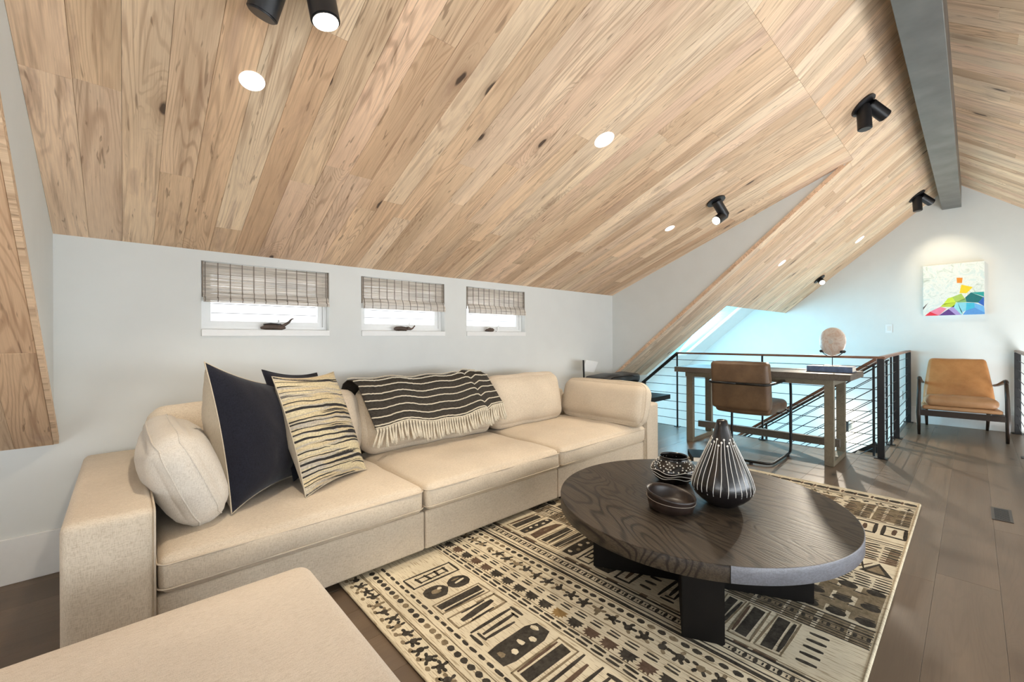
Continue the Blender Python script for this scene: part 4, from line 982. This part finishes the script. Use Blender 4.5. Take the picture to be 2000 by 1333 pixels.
bm = B(); pts = [wb+Vector((.0978*math.cos(a), .0978*math.sin(a), .040+(-.0985*math.cos(a)*.07+.0985*math.sin(a)*.15+.006)*.5)) for a in [2*PI*k/48 for k in range(48)]]; tube(bm, pts, .0014, 5, closed=True); obj('groove_line', bm, 'cord', e, smooth=True)

# book on the floor beyond the coffee table
e = empty('book', (3.79, 1.646, .0146), 'grey hardback book lying on the floor behind the coffee table', 'book')
bk = Matrix.Rotation(R(33), 3, 'Z'); ax, ay = bk @ Vector((1, 0, 0)), bk @ Vector((0, 1, 0)); c0 = Vector((3.79, 1.646, .0146))
bm = B(); obox(bm, c0+Vector((0, 0, .046)), ax, ay, (0, 0, 1), .135, .09, .002, .0005); obox(bm, c0+Vector((0, 0, .002)), ax, ay, (0, 0, 1), .135, .09, .0018, .0005); obox(bm, c0+ay*.088+Vector((0, 0, .024)), ax, ay, (0, 0, 1), .135, .002, .022); obj('cover', bm, 'charwood', e)
bm = B(); obox(bm, c0+Vector((-.0, -.004, .024)), ax, ay, (0, 0, 1), .129, .083, .0195); obj('pages', bm, 'paper', e)

# ------------------------------------------------------------------ desk
dk_ = empty('desk', (4.67, 1.42, 0), 'long weathered wood desk with open rectangular leg frames, against the stair railing', 'desk')
DZ = .785; DX0, DX1, DY0, DY1 = 4.345, 4.955, .675, 2.165
for k in range(4):
    bm = B(); a = DX0+(DX1-DX0)*k/4; c = DX0+(DX1-DX0)*(k+1)/4; box(bm, a+.0006, c-.0006, DY0, DY1, DZ-.052, DZ, .0025); obj('top_board', bm, 'desktop', dk_)
bm = B(); box(bm, DX0+.045, DX0+.07, DY0+.14, DY1-.10, DZ-.10, DZ-.053); box(bm, DX1-.07, DX1-.045, DY0+.14, DY1-.10, DZ-.10, DZ-.053); obj('apron', bm, 'desklegs', dk_)
for y in (.828, 2.025):
    lf = B(); w = .033
    box(lf, 4.395, 4.445, y-w, y+w, .002, DZ-.054, .002); box(lf, 4.86, 4.91, y-w, y+w, .002, DZ-.054, .002); box(lf, 4.446, 4.859, y-w, y+w, .002, .045, .002); box(lf, 4.446, 4.859, y-w, y+w, DZ-.10, DZ-.055, .002)
    obj('leg_frame', lf, 'desklegs', dk_)
bm = B(); box(bm, 4.655, 4.705, .80, 2.05, .118, .185, .002); obj('stretcher', bm, 'desktop', dk_)

# blue book and disc sculpture on the desk
e = empty('book', (4.70, .86, DZ), 'thick blue book lying on the right end of the desk under the disc sculpture', 'book')
M['blue'] = plain('blue_cloth_cover', (.13, .19, .32), .6, nz=.45, nscale=30); M['blue2'] = plain('bright_blue_cover', (.06, .22, .48), .5, nz=.2)
bm = B(); box(bm, 4.60, 4.80, .70, 1.03, DZ+.0005, DZ+.004); box(bm, 4.60, 4.80, .70, 1.03, DZ+.046, DZ+.05); box(bm, 4.597, 4.602, .70, 1.03, DZ+.0005, DZ+.05, .001); obj('cover', bm, 'blue', e)
bm = B(); box(bm, 4.604, 4.795, .706, 1.024, DZ+.0045, DZ+.0455); obj('pages', bm, 'paper', e)
bm = B(); box(bm, 4.62, 4.74, .76, .98, DZ+.0503, DZ+.0515); obj('cover_print', bm, 'glaze', e)
DC = Vector((4.70, .858, 1.055)); ra = R(32); dn = Vector((-math.cos(ra), math.sin(ra), 0)); du = Vector((math.sin(ra), math.cos(ra), 0))
e = empty('disc_sculpture', (4.70, .858, DZ+.05), 'pale polished wood disc on a thin black stand, standing on the blue book', 'sculpture')
m, nt, b = new_mat('petrified_wood_slice'); tc = N(nt, 'ShaderNodeTexCoord'); n_ = noise_n(nt, tc.outputs['Object'], 9, 4, .6, 1.5)
r_ = ramp(nt, [(.25, (.88, .84, .80)), (.42, (.80, .64, .54)), (.50, (.92, .86, .80)), (.62, (.74, .60, .52)), (.75, (.90, .86, .84))]); L(nt, n_.outputs[0], r_.inputs[0]); L(nt, r_.outputs[0], b.inputs['Base Color']); b.inputs['Roughness'].default_value = .25; M['petri'] = m
bm = B(); Q = dn.to_track_quat('Z', 'Y').to_matrix().to_4x4(); n = 48
rings = []
for (r, z) in ((.018, .013), (.030, .016), (.118, .012), (.128, .004), (.128, -.004), (.118, -.012), (.03, -.016), (.018, -.013)):
    rings.append([bm.verts.new(DC+Q.to_3x3() @ Vector((r*math.cos(2*PI*k/n)*(1+.015*math.sin(3*2*PI*k/n)), r*math.sin(2*PI*k/n)*(1+.02*math.sin(2*2*PI*k/n+1)), z))) for k in range(n)])
for i in range(len(rings)):
    a, c = rings[i], rings[(i+1) % len(rings)]
    for k in range(n): bm.faces.new((a[k], c[k], c[(k+1) % n], a[(k+1) % n]))
bmesh.ops.recalc_face_normals(bm, faces=bm.faces); obj('disc', bm, 'petri', e, smooth='auto')
bm = B(); cyl(bm, DC-dn*.019, DC+dn*.019, .021, 24); obj('center_inlay', bm, 'glaze', e)
st = B(); tube(st, [DC+(du*math.sin(a)+Vector((0, 0, -1))*math.cos(a))*.139 for a in [R(-48+96*k/14) for k in range(15)]], .0035, 6); cyl(st, DC+Vector((0, 0, -.139)), (4.70, .858, DZ+.055), .0035, 8)
for s in (-1, 1):
    a = R(48*s); d = du*math.sin(a)+Vector((0, 0, -1))*math.cos(a); obox(st, DC+d*.134, dn, d, dn.cross(d), .022, .008, .010, .001)
box(st, 4.65, 4.75, .80, .92, DZ+.0517, DZ+.056, .001); obj('stand', st, 'black', e)

# ------------------------------------------------------------------ leather office chair (back to the camera)
oc = empty('office_chair', (4.28, 1.42, 0), 'brown leather cantilever chair with dark steel tube frame, tucked at the desk', 'chair')
rb = Matrix.Rotation(R(-5), 3, 'Y')
for (z0, z1, nm) in ((.685, .872, 'backrest'), (.44, .680, 'backrest')):
    if nm == 'backrest' and z0 > .6:
        bm = B(); rbox(bm, (4.065, 1.41, .665), (.052, .238, .213), .03, rb, (.012, .004, .006), .005, 3, 16); bo = obj('backrest', bm, 'brleather', oc, smooth=True)
bm = B(); tube(bm, [(4.037, 1.405, .47), (4.020, 1.405, .56), (4.006, 1.405, .672)], .0035, 5); obj('seam', bm, 'charwood', bo, smooth=True)
bm = B(); rbox(bm, (4.33, 1.41, .465), (.255, .232, .052), .035, None, (0, .004, .012), .004, 6, 16); obj('seat', bm, 'brleather', oc, smooth=True)
for y in (1.155, 1.675):
    bm = B()
    tube(bm, roundpath([(3.985, 1.415, .69), (3.985, y+(.02 if y < 1.4 else -.02), .69), (4.10, y, .695), (4.585, y, .705), (4.60, y, .55), (4.588, y, .010+.012), (4.02, y, .010+.012), (3.99, 1.415, .010+.012)], .07, 6), .0115, 10)
    obj('tube_frame', bm, 'iron', oc, smooth=True)
bm = B(); bar(bm, (4.30, 1.155, .42), (4.30, 1.675, .42), .03, .008); bar(bm, (4.55, 1.16, .42), (4.55, 1.67, .42), .03, .012); obj('seat_rail', bm, 'iron', oc)
bm = B(); cyl(bm, (3.985, 1.30, 0.0), (3.985, 1.30, .014), .015, 10); cyl(bm, (4.50, 1.155, 0), (4.50, 1.155, .014), .012, 10); cyl(bm, (4.50, 1.675, 0), (4.50, 1.675, .014), .012, 10); obj('glide', bm, 'black', oc)

# ------------------------------------------------------------------ cognac armchair by the end wall
acx, acy = 6.95, .115; ra = R(4.0)
ac = empty('armchair', (acx, acy, 0), 'cognac leather lounge chair with dark wooden frame under the painting', 'armchair')
Ma = Matrix.Rotation(ra, 3, 'Z')
def A(x, y, z): return Vector((acx, acy, 0))+Ma @ Vector((x, y, z))     # local x towards the wall, y to the left
leg_pts = {'fl': [(-.355, .325, 0), (-.345, .33, .24), (-.350, .325, .45), (-.330, .320, .62)], 'fr': [(-.355, -.325, 0), (-.345, -.33, .24), (-.350, -.325, .45), (-.330, -.320, .62)], 'bl': [(.40, .25, 0), (.33, .26, .28)], 'br': [(.40, -.25, 0), (.33, -.26, .28)]}
for k, P in leg_pts.items():
    bm = B(); tube(bm, [A(*p) for p in P], .02, 10, taper=[.013, .021, .018, .016][:len(P)] if len(P) > 2 else [.013, .02]); obj('leg', bm, 'walnut', ac, smooth=True)
for s in (1, -1):
    bm = B(); pts = [A(-.345, s*.322, .615), A(-.30, s*.320, .628), (A(-.15, s*.312, .600)), A(.03, s*.300, .565), A(.18, s*.285, .545)]
    tube(bm, pts, .02, 8, taper=[.015, .021, .019, .016, .014]); obj('armrest', bm, 'walnut', ac, smooth=True)
bm = B()
bar(bm, A(-.345, -.325, .245), A(-.345, .325, .245), .03, .062, bev=.004); bar(bm, A(.33, -.26, .24), A(.33, .26, .24), .03, .05, bev=.004)
for s in (1, -1): bar(bm, A(-.345, s*.325, .245), A(.34, s*.262, .24), .028, .055, bev=.004)
obj('seat_frame', bm, 'walnut', ac)
prof_b = [(.09, .30), (.15, .45), (.20, .60), (.24, .74), (.262, .83)]
bm = B(); rbb = Ma @ Matrix.Rotation(R(18), 3, 'Y'); rbox(bm, A(.165, 0, .56), (.04, .285, .285), .038, rbb, (.02, .0, .0), .003, 5, 16)
for v in bm.verts:
    q = Ma.inverted() @ (v.co-Vector((acx, acy, 0))); t = (q.z-.3)/.54; q.y *= 1.02-.22*max(0, t)**1.4; v.co = Vector((acx, acy, 0))+Ma @ q
obj('backrest', bm, 'tan', ac, smooth=True)
bm = B(); rbox(bm, A(-.02, 0, .290), (.33, .300, .022), .02, Ma @ Matrix.Rotation(R(3), 3, 'Y'), (0, 0, 0), 0, 5, 12); obj('seat_deck', bm, 'tan2', ac, smooth=True)
bm = B(); rbox(bm, A(-.080, 0, .368), (.265, .272, .056), .048, Ma @ Matrix.Rotation(R(4), 3, 'Y'), (.01, .01, .012), .003, 8, 14); sc2 = obj('seat_cushion', bm, 'tan2', ac, smooth=True)

# painting and socket on the end wall
pt = empty('painting', (XE-.02, .166, 1.35), 'square abstract canvas with coloured facets on a pale ground, hung on the end wall', 'painting')
PY0, PY1, PZ0, PZ1 = .424, -.092, 1.352, 1.975; PX = XE-.042
m, nt, b = new_mat('pale_brushed_canvas'); tc = N(nt, 'ShaderNodeTexCoord'); n_ = noise_n(nt, mapping(nt, tc.outputs['Object'], (1, 9, 9)), 1, 6, .75, 1.4)
r_ = ramp(nt, [(.30, (.42, .48, .40)), (.42, (.66, .74, .70)), (.50, (.82, .84, .80)), (.60, (.62, .74, .73)), (.72, (.80, .82, .74))]); L(nt, n_.outputs[0], r_.inputs[0]); L(nt, r_.outputs[0], b.inputs['Base Color']); b.inputs['Roughness'].default_value = .7; M['canvas'] = m
bm = B(); box(bm, PX, XE-.001, PY1, PY0, PZ0, PZ1, .002); obj('canvas', bm, 'canvas', pt)
def P2(u, v): return (PY0+(PY1-PY0)*u, PZ0+(PZ1-PZ0)*v)
facets = [((.03, 0), (.27, .0), (.12, .08), (.80, .03, .06)), ((.12, .08), (.27, 0), (.40, .13), (.30, .17), (.85, .25, .38)), ((.27, 0), (.43, .12), (.55, .0), (.12, .05, .25)), ((.43, .12), (.50, .17), (.64, 0), (.55, 0), (.42, .33, .68)),
          ((.30, .17), (.52, .155), (.55, .25), (.34, .22), (.50, .66, .05)), ((.34, .21), (.55, .25), (.49, .35), (.42, .33), (.62, .80, .06)), ((.49, .35), (.55, .25), (.70, .30), (.64, .41), (.42, .60, .12)), ((.55, .25), (.58, .24), (.72, .24), (.70, .31), (.25, .48, .16)),
          ((.50, .17), (.64, 0), (.66, .03), (.575, .24), (.30, .75, .80)), ((.575, .24), (.64, .04), (.71, .08), (.72, .23), (.25, .66, .80)), ((.66, .0), (.71, .08), (.85, .13), (1, .03), (1, 0), (.10, .32, .72)), ((.71, .08), (.72, .23), (.84, .22), (.85, .13), (.05, .50, .72)), ((.85, .13), (.84, .22), (.99, .15), (1, .03), (.16, .46, .84)),
          ((.72, .24), (.70, .33), (.79, .42), (.98, .32), (.90, .22), (.005, .16, .17)), ((.79, .42), (.99, .42), (.99, .33), (.02, .36, .34)), ((.90, .22), (.99, .33), (.99, .15), (.02, .12, .50)),
          ((.61, .42), (.64, .58), (.82, .52), (.75, .44), (.72, .41), (.95, .66, .02)), ((.57, .62), (.565, .72), (.66, .71), (.65, .61), (.82, .28, .03)), ((0, .17), (.05, .22), (.09, .26), (.0, .12), (.10, .08, .08))]
for f in facets:
    col = f[-1]; pp = [P2(*q) for q in f[:-1]]; key = 'paint_%.2f_%.2f' % col[:2]
    M[key] = plain('artist_paint', col, .5, nz=.08)
    a = sum(pp[i][0]*pp[(i+1) % len(pp)][1]-pp[(i+1) % len(pp)][0]*pp[i][1] for i in range(len(pp)))
    bm = B(); t1 = [bm.verts.new((PX-.0012, y, z)) for y, z in pp]; t2 = [bm.verts.new((PX+.0002, y, z)) for y, z in pp]; bm.faces.new(t1); n = len(pp)
    for i in range(n): bm.faces.new((t1[i], t1[(i+1) % n], t2[(i+1) % n], t2[i]))
    bmesh.ops.recalc_face_normals(bm, faces=bm.faces); obj('painted_facet', bm, key, pt)
ol = empty('wall_outlet', (XE-.003, .751, 1.202), 'small white wall plate on the end wall, left of the painting', 'outlet')
bm = B(); box(bm, XE-.006, XE-.0005, .716, .786, 1.145, 1.259, .002); obj('plate', bm, 'outlet', ol)
bm = B(); box(bm, XE-.009, XE-.005, .733, .769, 1.17, 1.234, .0015); obj('rocker', bm, 'glaze', ol)
ol = empty('wall_outlet', (XE-.003, .55, .34), 'low white socket plate behind the railing on the end wall', 'outlet')
bm = B(); box(bm, XE-.006, XE-.0005, .62, .69, .28, .39, .002); obj('plate', bm, 'outlet', ol)
fv = empty('floor_vent', (3.97, -.11, 0), 'small dark metal floor grille on the open floor at the right', 'vent')
bm = B(); box(bm, 3.83, 4.10, -.158, -.072, .0002, .004, .001); obj('frame', bm, 'darkvent', fv)
bm = B()
for k in range(11): box(bm, 3.845+k*.022, 3.860+k*.022, -.145, -.085, .0041, .0052)
obj('grille', bm, 'black', fv)

# ------------------------------------------------------------------ railings
def post(parent, x, y, z0, z1, w, name='post'):
    bm = B(); box(bm, x-w/2, x+w/2, y-w/2, y+w/2, z0+.006, z1, .001); box(bm, x-w*.5-.022, x+w*.5+.022, y-w*.5-.022, y+w*.5+.022, z0, z0+.007); return obj(name, bm, 'black', parent)
CW = [.10+k*.1035 for k in range(8)]
rl1 = empty('stair_railing', (XR2, 1.5, 0), 'black cable railing with wooden handrail running behind the desk to the slope', 'railing')
YC = .563; YT = D-(.905-.604+.04)/.84*0-.0
ytop = D-(.90-.55)/.84+.32   # where the rail meets the slope line
y_hit = 2.464
for y, w in ((.563, .048), (1.523, .016), (2.464, .016)): post(rl1, XR2, y, 0, .895, w)
post(rl1, XR2, 2.90, 0, .52, .016)
bm = B(); bar(bm, (XR2, YC-.03, .907), (XR2, 2.475, .907), .045, .022, bev=.004); obj('handrail', bm, 'handrail', rl1)
bm = B(); bar(bm, (XR2, 2.46, .905), (XR2, D-.01, .905-(D-.01-2.46)*.84), .016, .035); obj('sloped_top', bm, 'black', rl1)
for z in CW:
    ye = min(D-.01, 2.46+(.895-z)/.84) if z > .45 else D-.01
    bm = B(); cyl(bm, (XR2, YC, z), (XR2, ye, z), .0032, 6); obj('cable', bm, 'iron', rl1)
rl2 = empty('stair_railing', (6.3, YC, 0), 'short black cable railing beside the armchair, from the corner post to the end wall', 'railing')
for x, w in ((6.147, .048), (XE-.035, .048)): post(rl2, x, YC, 0, .895, w)
post(rl2, 5.72, YC, 0, .895, .016)
bm = B(); bar(bm, (XR2+.024, YC, .907), (XE-.002, YC, .907), .045, .022, bev=.004); obj('handrail', bm, 'handrail', rl2)
for z in CW: bm = B(); cyl(bm, (XR2+.024, YC, z), (XE-.01, YC, z), .0032, 6); obj('cable', bm, 'iron', rl2)
rl3 = empty('stair_railing', (6.2, -.33, 0), 'black cable railing at the right edge of the photo, right of the armchair', 'railing')
for x in (7.37, 5.95, 5.06): post(rl3, x, -.335, 0, .912, .048)
bm = B(); bar(bm, (5.03, -.335, .924), (XE-.002, -.335, .924), .045, .022, bev=.004); obj('handrail', bm, 'handrail', rl3)
for z in CW: bm = B(); cyl(bm, (5.06, -.335, z), (XE-.01, -.335, z), .0032, 6); obj('cable', bm, 'iron', rl3)
# stair with two sloping guards
sl = .76
def hz(y): return .885-sl*(y-.62)
st = empty('staircase', (5.68, 1.8, -2.7), 'wooden stairs descending behind the desk railing', 'stairs')
for xx in (5.26, 6.11):
    bm = B(); bar(bm, (xx, .66, -.16), (xx, 3.40, -.16-sl*2.74), .04, .24); obj('stringer', bm, 'black', st)
for k in range(11):
    y = .75+k*.245; z = -.18-k*.245*sl; bm = B(); box(bm, 5.285, 6.085, y-.13, y+.13, z-.035, z, .003); obj('tread', bm, 'floor', st)
for xx in (5.24, 6.13):
    g = st; ye = 3.2
    bm = B(); bar(bm, (xx, .62, hz(.62)), (xx, ye, hz(ye)), .04, .028, bev=.004); obj('handrail', bm, 'handrail', g)
    bm = B(); bar(bm, (xx, .62, hz(.62)-.042), (xx, ye, hz(ye)-.042), .03, .014); obj('top_bar', bm, 'black', g)
    for k in range(1, 8): bm = B(); z = k*.112+.045; cyl(bm, (xx, .63, hz(.63)-z), (xx, ye, hz(ye)-z), .0034, 6); obj('cable', bm, 'iron', g)
    for y in (.64, 1.55, 2.45, 3.15): bm = B(); box(bm, xx-.009, xx+.009, y-.009, y+.009, hz(y)-1.06, hz(y)-.03); obj('post', bm, 'black', g)
# sconce low on the end wall in the stairwell
sc = empty('wall_sconce', (XE-.05, 1.197, -.14), 'small glowing up-and-down wall sconce low on the stairwell wall, behind the desk leg', 'lamp')
bm = B(); cyl(bm, (XE-.07, 1.197, -.22), (XE-.07, 1.197, -.06), .032, 20); box(bm, XE-.05, XE-.001, 1.177, 1.217, -.17, -.11); obj('body', bm, 'black', sc)
for z in (-.055, -.225): bm = B(); bmesh.ops.create_uvsphere(bm, u_segments=14, v_segments=10, radius=.034, matrix=Matrix.Translation((XE-.07, 1.197, z))); obj('bulb', bm, 'lens', sc, smooth=True)
for z in (-.0, -.28):
    l = bpy.data.lights.new('sconce_light', 'POINT'); l.energy = 3; l.color = (1, .82, .62); l.shadow_soft_size = .03; o = bpy.data.objects.new('sconce_light', l); COL.objects.link(o); o.location = (XE-.12, 1.197, z)

# ------------------------------------------------------------------ things behind the right sofa arm
tb = empty('side_table', (3.75, 2.62, 0), 'dark side table behind the right end of the sofa, carrying the black case', 'table')
bm = B(); box(bm, 3.44, 4.16, 2.42, 2.80, .585, .610, .004); obj('tabletop', bm, 'charwood', tb)
for xx in (3.47, 4.13):
    for yy in (2.45, 2.77): bm = B(); box(bm, xx-.018, xx+.018, yy-.018, yy+.018, 0, .585, .002); obj('leg', bm, 'charwood', tb)
cs = empty('soft_case', (3.85, 2.6, .61), 'padded black case lying on the side table behind the sofa end', 'case')
bm = B(); rbox(bm, (3.80, 2.572, .662), (.345, .13, .045), .038, None, (0, 0, .014), .014, 3, 16); obj('body', bm, 'black', cs, smooth=True)
bm = B(); tube(bm, roundpath([(3.56, 2.455, .665), (3.62, 2.44, .700), (3.98, 2.44, .700), (4.06, 2.455, .665)], .04), .006, 6); obj('handle', bm, 'charwood', cs, smooth=True)
cd = empty('card_stand', (3.50, 2.72, .61), 'small pale card standing tilted in a dark holder beside the black case', 'card')
bm = B(); obox(bm, (3.66, 2.76, .795), (1, 0, -.15), (0, 1, .3), (.25, -.3, 1), .105, .004, .062, .001); obj('card', bm, 'trimw', cd)
bm = B(); bar(bm, (3.555, 2.757, .60), (3.54, 2.752, .865), .016, .010); box(bm, 3.52, 3.72, 2.735, 2.79, .6102, .622); obj('holder', bm, 'black', cd)
bn = empty('low_bench', (4.55, 2.55, 0), 'low dark wooden bench under the slope, beside the right sofa arm', 'bench')
bm = B(); box(bm, 4.22, 4.84, 2.46, 2.80, .36, .415, .004); obj('seat', bm, 'charwood', bn)
for xx in (4.27, 4.70):
    bm = B(); box(bm, xx-.025, xx+.025, 2.60, 2.78, 0, .36, .003); obj('leg', bm, 'charwood', bn)
